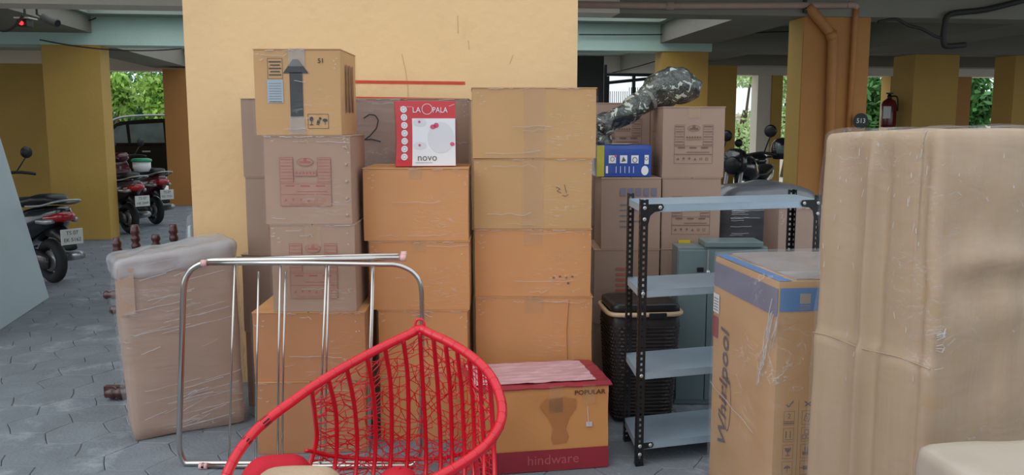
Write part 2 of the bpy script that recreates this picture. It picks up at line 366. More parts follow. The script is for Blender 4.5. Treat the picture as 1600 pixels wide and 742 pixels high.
# slab with unseen openings added to let more daylight in, and beams
BZ = 2.51
bbox_uv('ceiling', -14, 16, 5.36, 8.3, 2.87, 3.05, 'ceil')
bbox_uv('ceiling', -14, 16, 11.4, 12.4, 2.87, 3.05, 'ceil')
bbox_uv('ceiling', -14, 16, 16.2, 17.6, 2.87, 3.05, 'ceil')
bbox_uv('ceiling', -14, -4.0, 12.401, 16.199, 2.87, 3.05, 'ceil')
bbox_uv('ceiling', 3.4, 16, 12.401, 16.199, 2.87, 3.05, 'ceil')
bbox_uv('ceiling', -14, -3.9, 8.301, 11.399, 2.87, 3.05, 'ceil')
bbox_uv('ceiling', 3.4, 16, 8.301, 11.399, 2.87, 3.05, 'ceil')
t1 = bbox_uv('trim_1', -14, 1.95, 7.8, 8.15, BZ, 2.87, 'cream')
t1 = bbox_uv('trim_2', 1.955, 16, 7.8, 8.15, BZ, 2.87, 'grey_paint_shade')
bbox_uv('trim_3', -14, 4.25, 11.69, 12.1, BZ, 2.869, 'teal')
bbox_uv('trim_4', 4.255, 16, 11.69, 12.1, BZ, 2.869, 'grey_paint_shade')  # teal beam carried on; its unlit tone is painted grey
bbox_uv('trim_5', -14, 16, 17.1, 17.5, BZ, 2.869, 'cream')
bbox_uv('trim_6', -5.1, -3.97, 8.155, 11.685, 2.66, 2.868, 'grey_paint_shade')
bbox_uv('trim_7', 3.5, 4.28, 8.155, 11.685, 2.62, 2.868, 'grey_paint_shade')
bbox_uv('trim_8', 6.2, 7.0, 8.155, 11.685, 2.52, 2.868, 'grey_paint_shade')
bbox_uv('trim_9', 4.3, 5.0, 12.105, 17.09, 2.52, 2.868, 'grey_paint_shade')
bbox_uv('trim_10', -4.7, -4.0, 12.105, 17.09, 2.56, 2.868, 'grey_paint_shade')
bbox_uv('trim_11', 4.26, 11, 13.6, 14.0, 2.46, 2.868, 'grey_paint_shade')  # dark cross-beam, shade put into its grey colour
# parapet-like edge beam above the open front
u_ = lambda px, v: (lambda r: (r[0]*CT+r[1]*ST)/(-r[0]*ST+r[1]*CT)*v)(ray(px, 190))
def col(u0, u1, v0, v1, m='column', z1=BZ): return bbox_uv('column', u0, u1, v0, v1, 0, z1-.001, m)
col(-4.6, -3.895, 11.70, 12.05)                       # left column in front
col(-7.0, -5.62, 15.3, 15.7, 'column')                # behind it, further left
bbox_uv('column', -7.3, -7.01, 15.32, 15.6, 0, BZ, 'cream')
col(-4.42, -4.0, 16.5, 17.0, 'column_orange')         # beyond the car gap
col(u_(1032,11.72), u_(1104,11.72), 11.72, 12.05)                         # right column behind bag
bbox_uv('column', 4.55, u_(1149,13.62), 13.62, 13.95, 0, 2.459, 'column')
pb = col(3.735, 4.40, 7.82, 8.14, 'column_orange')     # numbered column
pb2 = obj('left_face_skin', bx(3.729, 3.737, 7.83, 8.13, 0, BZ-.01), 'column', pb)  # thin skin makes the left face yellower and paler than the front
p4 = col(u_(1424,11.75), u_(1493,11.75), 11.75, 12.3)
p5 = col(u_(1580,11.75), u_(1680,11.75), 11.75, 12.2)
bbox_uv('column', u_(1183,17.1), u_(1204,17.1), 17.12, 17.45, 0, BZ-.002, 'cream')
bbox_uv('column', u_(1204.5,17.1), u_(1221,17.1), 17.1, 17.45, 0, BZ-.001, 'column')
bbox_uv('column', u_(1388,17.1), u_(1402,17.1), 17.1, 17.45, 0, BZ-.001, 'column')
bbox_uv('column', u_(1488,17.1), u_(1514,17.1), 17.1, 17.45, 0, BZ-.001, 'column_orange')
# dark stair lobby wall behind the gate on the right
bbox_uv('wall_lobby', u_(860,12.6), u_(940,12.6), 12.5, 12.9, 0, 2.5, 'dark_room')
bbox_uv('wall_lobby', u_(800,12.8), u_(905,12.8), 13.0, 13.2, 0, 2.5, 'dark_room')
# compound wall round the yard
obj('wall_compound', bx(-32, 32, 27.0, 27.3, -.05, 1.75), 'compound', kind='structure')
obj('wall_coping', bx(-32, 32, 26.95, 27.35, 1.752, 1.83), 'cream', kind='structure')

# gate with vertical bars
g = thing('iron_gate', B(u_(992, 13.2), 13.2), TH, 'dark iron grille gate behind the camouflage bundle', 'gate')
gu = lambda px, py: (u_(px, 13.2)-u_(992, 13.2), (at(px, py, 13.3*1.0).z))
gx0, gx1 = gu(944, 0)[0], gu(1034, 0)[0]
for (a, c, d, e) in ((944, 115, 1040, 116), (944, 129, 1034, 119)):
    (x0, z0), (x1, z1) = gu(a, c), gu(d, e); obj('rail', tb([(x0, 0, z0), (x1, 0, z1)], .026, 6), 'gate', g)
for px in (944.5, 948.5, 989, 1036): x = gu(px, 0)[0]; obj('post', bx(x-.022, x+.022, -.03, .03, 0, gu(0, 100 if px < 946 else 118)[1]), 'gate', g)
for k in range(26):
    x = gx0+.06 + k*(gx1-gx0-.08)/25; obj('bar', tb([(x, .02, .05), (x, .02, 2.02 if k < 10 else 2.08)], .0055, 5), 'gate', g)

# =================================================================== CARTONS
def flaps(root, w, d, h, m, along='y', lift=0):
    t = .004; g_ = .002
    if along == 'y':
        for sx in (-1, 1):
            b = nb(); vs = box(b, min(0, sx*w/2)+g_*(sx > 0), max(0, sx*w/2)-g_*(sx < 0), -d/2-.002, d/2, h-t, h)
            for v in vs:
                if abs(v.co.x) > .01 and v.co.z > h-t*.5: v.co.z += 0
            obj('flap', b, m, root)
    else:
        for sy in (-1, 1):
            b = nb(); box(b, -w/2-.002, w/2, min(0, sy*d/2)+g_*(sy > 0), max(0, sy*d/2)-g_*(sy < 0), h-t, h); obj('flap', b, m, root)
def carton(loc, w, d, h, rz, m, edge, label, group, tape=None, tw=.06, film=True, seed=0, tapemat='tape', crush=.006, filmm='film'):
    root = thing('carton', loc, rz, label, 'carton', group)
    b = nb(); bmesh.ops.create_cube(b, size=1); bmesh.ops.subdivide_edges(b, edges=list(b.edges), cuts=7, use_grid_fill=True)
    sv = Vector((seed*2.3, seed*1.1, seed*.7))
    for v in b.verts:
        c = v.co; p = Vector((c.x*w, c.y*d, (c.z+.5)*(h-.005)))
        n1 = noise.noise(p*5+sv)*.5+.5; n2 = noise.noise(p*3+sv+Vector((9,9,9)))*.5+.5
        edge_ = max(abs(c.x), abs(c.y))
        if abs(c.x) > .49: p.x -= math.copysign(n1*crush, c.x)
        if abs(c.y) > .49: p.y -= math.copysign(n2*crush*.6, c.y)
        if c.z > .49 and edge_ < .49: p.z -= .003
        v.co = p
    body = obj('body', b, m, root)
    flaps(root, w, d, h, edge)
    # vertical corner folds
    if tape:
        obj('tape', bx(-tw/2, tw/2, -d/2-.003, -d/2-.0015, h-tape if tape < h else .002, h+.0005), tapemat, root)
        obj('tape', bx(-tw/2, tw/2, -d/2-.003, d/2+.001, h+.0003, h+.0012), tapemat, root)
    if film:
        f = nb(); bmesh.ops.create_cube(f, size=1); bmesh.ops.subdivide_edges(f, edges=list(f.edges), cuts=5, use_grid_fill=True)
        for v in f.verts:
            c = v.co; p = Vector((c.x*(w+.010), c.y*(d+.012), .0+(c.z+.5)*(h+.0006)))
            k = noise.noise(p*7+sv)*.0025
            if abs(c.x) > .49: p.x += k
            if abs(c.y) > .49: p.y += k
            v.co = p
        bmesh.ops.delete(f, geom=[x for x in f.faces if abs(x.calc_center_median().z) < .002 or x.calc_center_median().z > h-.002], context='FACES')
        obj('plastic_film', f, filmm, root, smooth=True)
        # creased film ridges with glints painted in as white strokes
        rng = random.Random(seed+5); q = nb()
        for k in range(3):
            s0 = rng.uniform(-w*.46, w*.2); t0 = rng.choice([h*.93, h*.07, rng.uniform(.1, .95)*h]); ln = rng.uniform(.04, w*.5); pts = []
            for i in range(7): pts.append((min(w*.49, s0+ln*i/6), -d/2-.0085, min(h*.985, t0 + (i/6)*rng.uniform(-.01, .012) + rng.uniform(-.001, .001))))
            tube(q, pts, rng.uniform(.0005, .0011), 4)
        x_ = -w*.48
        while x_ < w*.44:
            l_ = rng.uniform(.015, .09)
            if rng.random() < .6: tube(q, [(x_+l_*i/4, -d/2-.005-rng.uniform(0, .002), h-.004-rng.uniform(0, .005)) for i in range(5) if x_+l_*i/4 < w*.49], rng.uniform(.0006, .0015), 4)
            x_ += l_+rng.uniform(.0, .05)
        for k in range(8): z_ = h-rng.uniform(.01, .09); xx = rng.choice([-1, 1])*w*rng.uniform(.40, .485); tube(q, [(xx, -d/2-.007, z_), (xx+.006, -d/2-.009, z_-.003), (xx+.012 if xx < 0 else xx+.004, -d/2-.007, z_+.002)], .0009, 4)
        obj('film_crease_glint', q, 'film_white', root, kind='stuff')
    return root
def face_w(x0, x1, y, Y): a, c = at(x0, y, Y), at(x1, y, Y); return (a.x+c.x)/2, c.x-a.x
SH = {}
def stack_box(x0, x1, yb, z0, z1, Y, d, rz, m, edge, label, group, **k):
    cx, w = face_w(x0, x1, yb, Y); c = Vector((cx, Y, z0)) + Matrix.Rotation(rz, 3, 'Z') @ Vector((0, d/2, 0))
    h = z1-z0-.0015; r = carton(c, w, d, h, rz, m, edge, label, group, **k); SH[r.name] = (w, d, h); return r, w, d, h
zc = lambda y, Y: at(700, y, Y).z
GA = 'kraft cartons in the left front stack'; GB = 'kraft cartons in the middle stack'; GC = 'kraft cartons in the right-hand kraft stack'
# -- column A
YA = 3.76; za = [0, zc(595, YA), zc(487, YA), zc(350, YA), zc(211, YA), zc(75.5, YA)]
stack_box(402, 572, 650, za[0], za[1], YA, .42, .08, 'kraftd', 'kraft2', 'orange kraft carton on the floor behind the chrome stand, lowest of the left stack', GA, seed=1)
stack_box(396, 571, 540, za[1], za[2], YA, .42, .03, 'kraftd', 'kraft2', 'orange kraft carton second from floor in the left stack, under grey-brown cartons', GA, seed=2)
def shipping_print(root, w, d, h, ink, tint=None, cx=0, cz=None, sw=.2, sh=.2, face='front', name=None):
    fm = face_map(face, w, d, h, .0022); fm2 = face_map(face, w, d, h, .0018)
    cz = h*.47 if cz is None else cz; x0, x1, y0, y1 = cx-sw/2, cx+sw/2, cz-sh/2, cz+sh/2
    if tint:
        t = Ink(fm2); t.rect(x0, y0, x1, y0+sh*.50); t.rect(x0, y0+sh*.5, x0+sw*.26, y1); t.rect(x1-sw*.26, y0+sh*.5, x1, y1); t.rect(x0+sw*.29, y0+sh*.62, x1-sw*.29, y0+sh*.74); t.ell(cx, y1-sh*.1, sw*.15, sh*.08); t.done(tint, root, 'print')
    k = Ink(fm); e = .0016
    k.frame(x0, y0, x1, y0+sh*.24, e); k.frame(x0, y0+sh*.24, x1, y0+sh*.46, e)
    for sx in (x0, x1-sw*.26):
        k.frame(sx, y0+sh*.47, sx+sw*.26, y1, e)
        for i in range(4):
            yy = y1-sh*(.035+.13*i); k.rect(sx+sw*.02, yy-.004, sx+sw*.24, yy); k.line([(sx, yy-sh*.075), (sx+sw*.26, yy-sh*.075)], e)
    k.ell(cx, y1-sh*.09, sw*.16, sh*.075, t=.0018); k.rect(cx-sw*.11, y1-sh*.12, cx+sw*.11, y1-sh*.08); k.ell(cx, y1-sh*.05, .008)
    for i in range(6): k.ell(cx-sw*.17+i*sw*.068, y0+sh*.68, .0055, n=6)
    k.line([(x0+sw*.3, y0+sh*.62), (x1-sw*.3, y0+sh*.62)], .002)
    for i in range(3): k.rect(x0+sw*(.1+.3*i), y0+sh*.40, x0+sw*(.28+.3*i), y0+sh*.43)
    k.rect(x0+sw*.32, y0+sh*.29, x1-sw*.08, y0+sh*.305)
    for i in range(6):
        a = x0+sw*(.1+.15*i); b_ = y0+sh*.12
        if i == 0: k.poly([(a-.008, b_-.004), (a+.008, b_-.004), (a+.002, b_+.008)])
        elif i in (1, 2): k.ell(a, b_+.004, .006, .005, 8); k.rect(a-.001, b_-.007, a+.001, b_)
        elif i == 3: k.poly([(a-.007, b_-.006), (a, b_+.007), (a+.007, b_-.006)])
        elif i == 4: k.rect(a-.006, b_-.006, a-.003, b_+.007); k.rect(a+.003, b_-.006, a+.006, b_+.007)
        else: k.frame(a-.007, b_-.007, a+.007, b_+.007, .002)
    if face == 'front' and ink == 'red_ink': k.text('FRAGILE HANDLE WITH CARE', .011, cx, y0+sh*.035)
    k.done(ink, root, 'print')
# the grey-brown cartons are kept just forward-aligned on the kraft ones
r, w_, d_, h_ = stack_box(424, 556, 418, za[2], za[3], YA, .40, .02, 'mauve', 'mauve2', 'grey-brown carton with red shipping print crossed by the chrome top rails', GA, seed=3, tape=.10, tw=.07, tapemat='tape')
shipping_print(r, w_, d_, h_, 'red_ink', 'red_tint', cx=-.0, cz=h_*.47, sw=.21, sh=.25)
r, w_, d_, h_ = stack_box(413, 549, 280, za[3], za[4], YA, .38, .0, 'mauve', 'mauve2', 'grey-brown carton with large red shipping print, directly under the black arrow carton', GA, seed=4, tape=.03)
shipping_print(r, w_, d_, h_, 'red_ink', 'red_tint', cx=-.01, cz=h_*.48, sw=.225, sh=.215)
b = nb()
for i in range(5): lathe(b, [(.007, 0), (.006, .003), (.002, .004)], 8, Matrix.Translation((w_/2-.022, -d_/2-.002, .04+i*.075)) @ Matrix.Rotation(PI/2, 4, 'X'))
obj('edge_dent', b, 'mauve2', r)
# arrow carton
r, w_, d_, h_ = stack_box(397, 533, 142, za[4], za[5], YA, .37, .0, 'kraftl', 'kraft2', 'kraft carton with big black up arrow, topmost of the left stack', GA, seed=6, tape=.075, tw=.072, tapemat='tape_w')
fm = face_map('front', w_, d_, h_, .002)
k = Ink(fm); ax = -.005; hw = .028
k.rect(ax-hw, .075, ax+hw, h_-.10); k.poly([(ax-.056, h_-.105), (ax+.056, h_-.105), (ax+.012, h_-.045), (ax-.012, h_-.045)]); k.done('black_ink', r, 'arrow_print')
k = Ink(fm); k.frame(-w_/2+.062, h_-.128, -w_/2+.128, h_-.04, .0015)
for i in range(5): k.rect(-w_/2+.068+(i % 2)*.006, h_-.058-i*.014, -w_/2+.122-(i % 2)*.006, h_-.053-i*.014)
k.frame(ax+.046, .028, ax+.137, .092, .0018); k.ell(ax+.062, .070, .008, .011, 10); k.rect(ax+.060, .045, ax+.064, .062); k.rect(ax+.054, .043, ax+.070, .046)
k.poly([(ax+.083,.046),(ax+.094,.043),(ax+.100,.064),(ax+.088,.067)]); k.ell(ax+.100, .072, .006); k.ell(ax+.121, .064, .0115, .008, 10); k.rect(ax+.120,.044,ax+.122,.062)
k.text('51', .028, .105, h_-.052, bold=.0006); k.done('black_ink', r, 'print')
k = Ink(fm); k.rect(-w_/2+.058, h_-.232, -w_/2+.128, h_-.132); k.done('blue_label', r, 'paper_label', label='blue-grey paper label')
k = Ink(face_map('front', w_, d_, h_, .0026)); [k.rect(-w_/2+.066, h_-.226+i*.011, -w_/2+.120, h_-.2245+i*.011) for i in range(8)]; k.rect(-w_/2+.066, h_-.229, -w_/2+.122, h_-.226); k.done('grey_ink', r, 'print')
obj('tape', bx(ax-.034, ax+.034, -d_/2-.0042, -d_/2-.003, .004, .08), 'tape_w', r)
k = Ink(face_map('right', w_, d_, h_, .003)); [k.rect(-.08+i*.07, .1, -.045+i*.07, h_-.06) for i in range(3)]; k.done(mat('brown_side_print', (140,92,58), .6), r, 'print')

# -- column B
YB = 3.92; zb = [0, zc(585, YB), zc(484, YB), zc(376, YB), zc(262, YB)]
lb = ['orange kraft carton on the floor behind the red netting, lowest of middle stack',
      'orange kraft carton under the crane-necked chrome rail, second from floor in the middle stack',
      'orange kraft carton beside the chrome bend, third from floor in the middle stack',
      'orange kraft carton with the red and white dinnerware box standing on it']
for i, (x0, x1) in enumerate([(589, 731), (588, 731), (576, 734), (569, 733)]):
    lab = lb[i] if i != 1 else 'orange kraft carton just above the red basket rim, second from floor in the middle stack'
    r, w_, d_, h_ = stack_box(x0, x1, 400, zb[i], zb[i+1], YB, .42, [.03, -.02, .0, .01][i], 'kraft', 'kraft2', lab, GB, seed=10+i, tape=.05 if i != 3 else .05)
# -- column C
YC = 4.05; zcC = [0, zc(567, YC), zc(463, YC), zc(357, YC), zc(247, YC), zc(136, YC)]
lc = ['orange kraft carton mostly hidden behind the maroon-topped box, lowest of the right kraft stack',
      'orange kraft carton directly above the maroon-topped box with a vertical crease',
      'orange kraft carton with small smudged stamp low right, middle of right kraft stack',
      'orange kraft carton with faint handwritten mark, second from top of the right kraft stack',
      'smooth kraft carton topmost of the right kraft stack, beside the camouflage bundle']
for i, (x0, x1) in enumerate([(743, 926), (742, 928), (741, 925), (740, 925), (738, 931)]):
    r, w_, d_, h_ = stack_box(x0, x1, 350, zcC[i], zcC[i+1], YC, .40, [.02, .01, -.01, .01, .05][i], 'kraftl' if i > 2 else 'kraft', 'kraft2', lc[i], GC, seed=20+i, tape=h_*2 if i in (3, 4) else .08, tw=.10 if i > 2 else .09)
    k = Ink(face_map('front', w_, d_, h_, .0035))
    if i == 2: [k.ell(.1+j*.03, h_*.28+(j % 2)*.006, .007, .005, 7) for j in range(4)]; k.ell(.17, h_*.2, .006); k.done('brown_ink', r, 'stamp_print')
    elif i == 3: k.line([(.11,.20),(.13,.19),(.115,.18),(.135,.17)], .003); k.line([(.15,.21),(.16,.17)], .003); k.line([(.14,.16),(.155,.155),(.17,.165)], .003); k.done('brown_ink', r, 'pen_mark')
    else: k.bm.free()
    if i == 1: obj('crease', tb([(.16, -d_/2-.002, .01), (.155, -d_/2-.003, h_*.5), (.165, -d_/2-.002, h_*.95)], .004, 6), 'kraft', r)
# -- back row, left
GL = 'grey-brown cartons in the back row'; YL = 4.42
zl = [0, zc(519, YL), zc(397, YL), zc(276, YL), zc(153, YL)]
zl[1] = zl[2]*.5
posn = ['lowest', 'second from floor', 'third from floor', 'topmost']
cols_ = [(383, 500, 'at left end of back row behind left stack'), (516, 629, 'in back row between left and middle stacks'), (639, 733, 'in back row behind the red dinnerware box')]
for ci, (x0, x1, tx) in enumerate(cols_):
    for i in range(4):
        r, w_, d_, h_ = stack_box(x0+(i % 2)*-2-(9 if ci == 0 and i < 2 else 0), x1, 300, zl[i], zl[i+1]+(.0 if ci != 1 else 0), YL+ci*.02, .36, .0, 'mauved', 'mauve2', f'grey-brown carton {tx}, {posn[i]}', GL, seed=30+ci*4+i, film=(ci > 0 and i > 1), filmm='film_strong' if ci == 1 else 'film')
        if ci == 1 and i == 3:
            k = Ink(face_map('front', w_, d_, h_, .009)); k.line([(.0,.30),(.03,.32),(.06,.315),(.075,.29),(.065,.25),(.03,.21),(-.0,.19),(.04,.192),(.085,.18)], .006); k.done('black_ink', r, 'handwritten_number')
        if ci == 2: shipping_print(r, w_, d_, h_, 'red_ink', None, cx=0, sw=.2, sh=.2)
        if ci == 0 and i == 2: shipping_print(r, w_, d_, h_, 'red_ink', None, cx=.02, sw=.2, sh=.22)
# -- back row, right
GR = 'grey-brown cartons stacked behind the steel rack'; YR = 4.66
zr = [0, zc(500, YR), zc(388, YR), zc(277, YR), zc(166, YR)]; zr[1] = zr[2]*.5
for i in range(3):
    r, w_, d_, h_ = stack_box([932, 928, 938][i], 1031, 400, zr[i], zr[i+1], YR-.03, .40, .0, 'mauved', 'mauve2', 'grey-brown carton ' + ['on the floor behind the wicker hamper, lowest under the blue box', 'beside the rack post with red print, second below the blue box', 'directly under the blue box with faded blue print'][i], GR, seed=50+i, film=False)
    if i == 2:
        k = Ink(face_map('front', w_, d_, h_, .003)); [k.rect(-.06+j*.042, h_*.75, -.03+j*.042, h_*.86) for j in range(5)]; [k.rect(-.06, h_*.62-j*.03, .02+(j % 2)*.08, h_*.635-j*.03) for j in range(5)]; k.done(mat('faded_blue_print', (112,112,132), .7), r, 'print')
    else:
        k = Ink(face_map('front', w_, d_, h_, .003)); [k.rect(-.06, h_*.72-j*.03, .02, h_*.72-j*.03+.014) for j in range(7)]; k.done('red_ink', r, 'print')
for i in range(4):
    r, w_, d_, h_ = stack_box(1033+(1 if i < 3 else 0), 1130-(3 if i < 3 else 0), 300, zr[i], zr[i+1], YR, .46, .0, 'mauved', 'mauve2', 'grey-brown carton ' + ['on the floor behind the grey-green steel cabinet', 'half hidden by the grey-green steel cabinet top', 'just above the rack top shelf with a yellow sticker', 'with framed brown print supporting the fat end of the camouflage bundle'][i], GR, seed=60+i, film=False)
    if i >= 2: shipping_print(r, w_, d_, h_, 'brown_ink', None, cx=.0, cz=h_*.47, sw=.21, sh=.21)
    if i == 3: obj('tape', bx(-.03, .03, -d_/2-.003, -d_/2-.0015, h_-.06, h_), 'tape', r)
    if i == 2: k = Ink(face_map('front', w_, d_, h_, .004)); k.rect(-.065, .012, .0, .047); k.done('yellow', r, 'sticker', label='yellow sticker')
    if i == 3: k = Ink(face_map('left', w_, d_, h_, .004)); k.frame(-.12, .05, .1, .25, .003); k.ell(-.02, .15, .05, .06, t=.004); k.done('brown_ink', r, 'print')
YD = 5.1; zd = [0, .45, .9, 1.27, at(960, 160, YD).z]
for i in range(4):
    r, w_, d_, h_ = stack_box(921, 1016, 200, zd[i], zd[i+1], YD, .42, -.05, 'mauved', 'mauve2', f'grey-brown carton in the rearmost stack behind the blue box, {posn[i]}', GR, seed=70+i, film=False)
    if i == 3: shipping_print(r, w_, d_, h_, 'brown_ink', None, cx=.02, sw=.22, sh=.2)

# -- dinnerware box
zt = zb[4]
ow, od, oh = .285, .21, .305
cx_ = at(660, 250, 4.0).x
r = thing('dinnerware_box', (cx_, 4.0+od/2, zt+.001), math.radians(9), 'small red and white dinnerware gift box with seven round icons', 'box')
def waist(c, n):
    t = c.z/oh; s = 1-.05*math.sin(PI*min(1, max(0, t)))*(1 if c.x < 0 else .15); c.x *= s; return c
obj('body', soft_box(ow, od, oh, .004, 8, .0015, 8, waist), 'pred', r)
fm = face_map('front', ow, od, oh, .003); q = lambda s, t: fm(s*(1-.05*math.sin(PI*t/oh)*(1 if s < 0 else .15)), t)
k = Ink(q)
for i in range(8): k.rect(-ow/2+.078, .004+i*.0275, ow/2-.003, .004+(i+1)*.0275)
k.done('white', r, 'front_panel', label='white printed panel')
q2 = lambda s, t: q(s, t)+Vector((0, -.001, 0)); q3 = lambda s, t: q(s, t)+Vector((0, -.002, 0))
k = Ink(q2); [k.ell(-ow/2+.04, oh-.04-i*.0365, .0155, n=18) for i in range(7)]; k.done('white', r, 'icon_print', label='white round icons')
k = Ink(q3); [k.ell(-ow/2+.04, oh-.04-i*.0365, .0085, n=10, t=.0012) for i in range(7)]; k.text('novo', .046, .006, .042, sx=1.0); k.rect(-.05, .018, .03, .0195); k.done('grey_ink', r, 'lettering')
k = Ink(q2); k.text('LA', .036, -.042, oh-.043, sx=.95); k.ell(.008, oh-.038, .024, .024, t=.0022); k.text('PALA', .036, .068, oh-.043, sx=.85); k.line([(-.12, oh-.028), (-.06, oh-.028)], .001); k.line([(.11, oh-.025), (.135, oh-.015)], .0015); k.done('white', r, 'lettering', label='white brand lettering')
k = Ink(q2); k.ell(.072, .135, .062, .072, 28); k.ell(-.028, .205, .032, .018); k.ell(-.028, .098, .032, .018); k.done('pgrey', r, 'plate_print', label='pale plate pictures')
k = Ink(q3); k.ell(.035, .185, .014, .011); k.ell(.05, .192, .012); k.ell(.125, .105, .011, .009); k.ell(-.03, .208, .006); k.ell(-.03, .1, .006); k.done('pink', r, 'flower_print')

# -- blue box
p = at(974, 272, 4.66)
r = thing('blue_box', (p.x, 4.66+.17, zr[3]+.001), math.radians(2), 'blue printed carton with a yellow end, lying under the camouflage bundle', 'box')
bw, bd, bh = .30, .30, zc(222, 4.66)-zc(272, 4.66)
obj('body', soft_box(bw, bd, bh, .004, 7, .003, 9, seed=3), 'cblue', r)
fm = face_map('front', bw, bd, bh, .003); fm2 = face_map('front', bw, bd, bh, .004)
k = Ink(fm); k.rect(-bw/2, .002, -bw/2+.04, bh-.002); k.done('cyel', r, 'yellow_end', label='yellow end panel')
k = Ink(fm); [k.rect(-.085+i*.062, .075, -.045+i*.062, .118) for i in range(3)]; k.rect(.112, .07, .135, .12); k.rect(-.1, .02, -.088, .06); [k.rect(-.045+i*.024, .022, -.042+i*.024, .058) for i in range(5)]; k.ell(.115, .035, .02, .026); k.done('white', r, 'print', label='white pictures')
k = Ink(fm2); k.ell(-.047, .114, .007); k.done('pink', r, 'print'); k = Ink(fm2); k.ell(-.065, .098, .01, .012, t=.003); k.ell(.059, .093, .012, .014, t=.004); k.ell(.122, .1, .008, t=.003); k.poly([(-.015,.082),(.01,.088),(-.005,.112)]); k.done('grey_ink', r, 'print')
k = Ink(face_map('top', bw, bd, bh, .004)); k.poly([(-.10,-.12),(.02,-.13),(.10,.10),(-.08,.13)]); k.done('white', r, 'crumpled_wrapping')

# -- camouflage bundle: from the blue box up onto the brown carton
pts = [(934, 214, 4.78, .04), (938, 206, 4.80, .06), (944, 196, 4.80, .068), (955, 187, 4.82, .06), (975, 178, 4.84, .056), (1000, 163, 4.86, .066), (1018, 152, 4.88, .08), (1032, 141, 4.89, .105), (1047, 136, 4.90, .112), (1062, 135, 4.90, .108), (1076, 136, 4.90, .088), (1088, 133, 4.90, .06), (1094, 131, 4.9, .02)]
c = [at(a, b_, y) for a, b_, y, _ in pts]; rs = [q[3] for q in pts]
cs = crom(c, 4); rr = []
for i in range(len(cs)): t = i/4; j = min(len(rs)-2, int(t)); rr.append(rs[j]+(rs[j+1]-rs[j])*(t-j))
b = tb(cs, rr, 18); 
for v in b.verts:
    v.co += Vector((noise.noise(v.co*16), noise.noise(v.co*16+Vector((5,5,5))), noise.noise(v.co*16+Vector((9,2,5)))))*.022
o0 = Vector(cs[0]); bmesh.ops.translate(b, verts=b.verts, vec=-o0)
r = thing('camouflage_bundle', o0, 0, 'camouflage sheet bundle with a thin neck and fat end, slung over cartons', 'bundle')
obj('wrapping_sheet', b, 'camo', r, smooth=True)
i0 = 22; obj('plastic_tape', tb([cs[i0]-o0, (cs[i0]+cs[i0+1])/2-o0, cs[i0+1]-o0], rr[i0]+.004, 16), 'tape_w', r)
b = soft_box(.11, .11, .13, .04, 8, .02, 14); bmesh.ops.translate(b, verts=b.verts, vec=at(938, 218, 4.80)-Vector((0,0,.05))-o0); obj('knotted_end', b, 'camo', r, smooth=True)

# =================================================================== MAROON-TOPPED BOX
hw_, hd_, hh_ = .60, .37, .385
cr = Vector((.425, 3.60, 0)); rz = math.radians(10); R3 = Matrix.Rotation(rz, 3, 'Z')
r = thing('sanitaryware_box', cr + R3 @ Vector((-hw_/2, hd_/2, 0)), rz, 'orange carton with maroon top and maroon base band, in front of the right kraft stack', 'carton')
obj('body', soft_box(hw_, hd_, hh_-.006, .004, 10, .006, 6), 'kraft', r)
def lid(c, n): c.z += .006*noise.noise(c*9); return c
b = nb(); n = 12
g_ = [[b.verts.new((-hw_/2-.012+(hw_+.024)*i/n, -hd_/2-.008+(hd_+.012)*j/n, hh_+.001+.006*noise.noise(Vector((i*.7, j*.9, 3)))+(.0 if 0 < j else -.008))) for i in range(n+1)] for j in range(n+1)]
for j in range(n):
    for i in range(n): b.faces.new((g_[j][i], g_[j][i+1], g_[j+1][i+1], g_[j+1][i]))
o = obj('lid', b, 'maroon', r, kind='raw', label='maroon printed top'); s = o.modifiers.new('s', 'SOLIDIFY'); s.thickness = .004
b = nb(); n = 14
g_ = [[b.verts.new((-hw_/2+.01+(hw_-.06)*i/n, -hd_/2+.035+(hd_-.05)*j/n, hh_+.0055+.006*noise.noise(Vector((i*.6, j*.77, 3)))+.003*(j % 2))) for i in range(n+1)] for j in range(n+1)]
for j in range(n):
    for i in range(n): b.faces.new((g_[j][i], g_[j][i+1], g_[j+1][i+1], g_[j+1][i]))
obj('creased_film', b, 'pinkw', r, label='creased pinkish panel on top')
fm = face_map('front', hw_, hd_, hh_, .004); fm2 = face_map('front', hw_, hd_, hh_, .005)
k = Ink(fm); k.rect(-hw_/2, .003, hw_/2, .098); k.done('maroon', r, 'base_band', label='maroon base band')
k = Ink(fm2); k.text('hindware', .062, .05, .052, sx=1.0); k.done(mat('faded_red_print', (186,88,90), .5, coat=.4), r, 'lettering', label='lighter red lettering')
k = Ink(fm2); k.text('POPULAR', .028, .212, hh_-.038, sx=1.15, bold=.0006); k.done(mat('dark_brown_print', (92,44,34), .6), r, 'lettering', label='dark POPULAR lettering')
k = Ink(fm); k.poly([(-.01,.295),(.02,.325),(.1,.33),(.15,.32),(.15,.28),(.12,.24),(.105,.19),(.12,.15),(.11,.125),(.05,.12),(.04,.15),(.05,.19),(.03,.24)]); k.done(mat('faint_brown_print', (176,116,66), .6, coat=.35), r, 'picture_print')
obj('tape', bx(.18, .235, -hd_/2-.009, -hd_/2-.004, hh_-.09, hh_-.004), 'tape', r); obj('tape', bx(.03, .09, -hd_/2-.009, -hd_/2-.004, hh_-.12, hh_-.004), 'tape', r)
b = nb(); [tube(b, [(.2, -hd_/2-.007, hh_-.1), (.205, -hd_/2-.012, .21), (.215, -hd_/2-.009, .20)], .0015, 4)]; box(b, .195, .222, -hd_/2-.01, -hd_/2-.006, .195, .215); obj('torn_film', b, 'film_white', r)

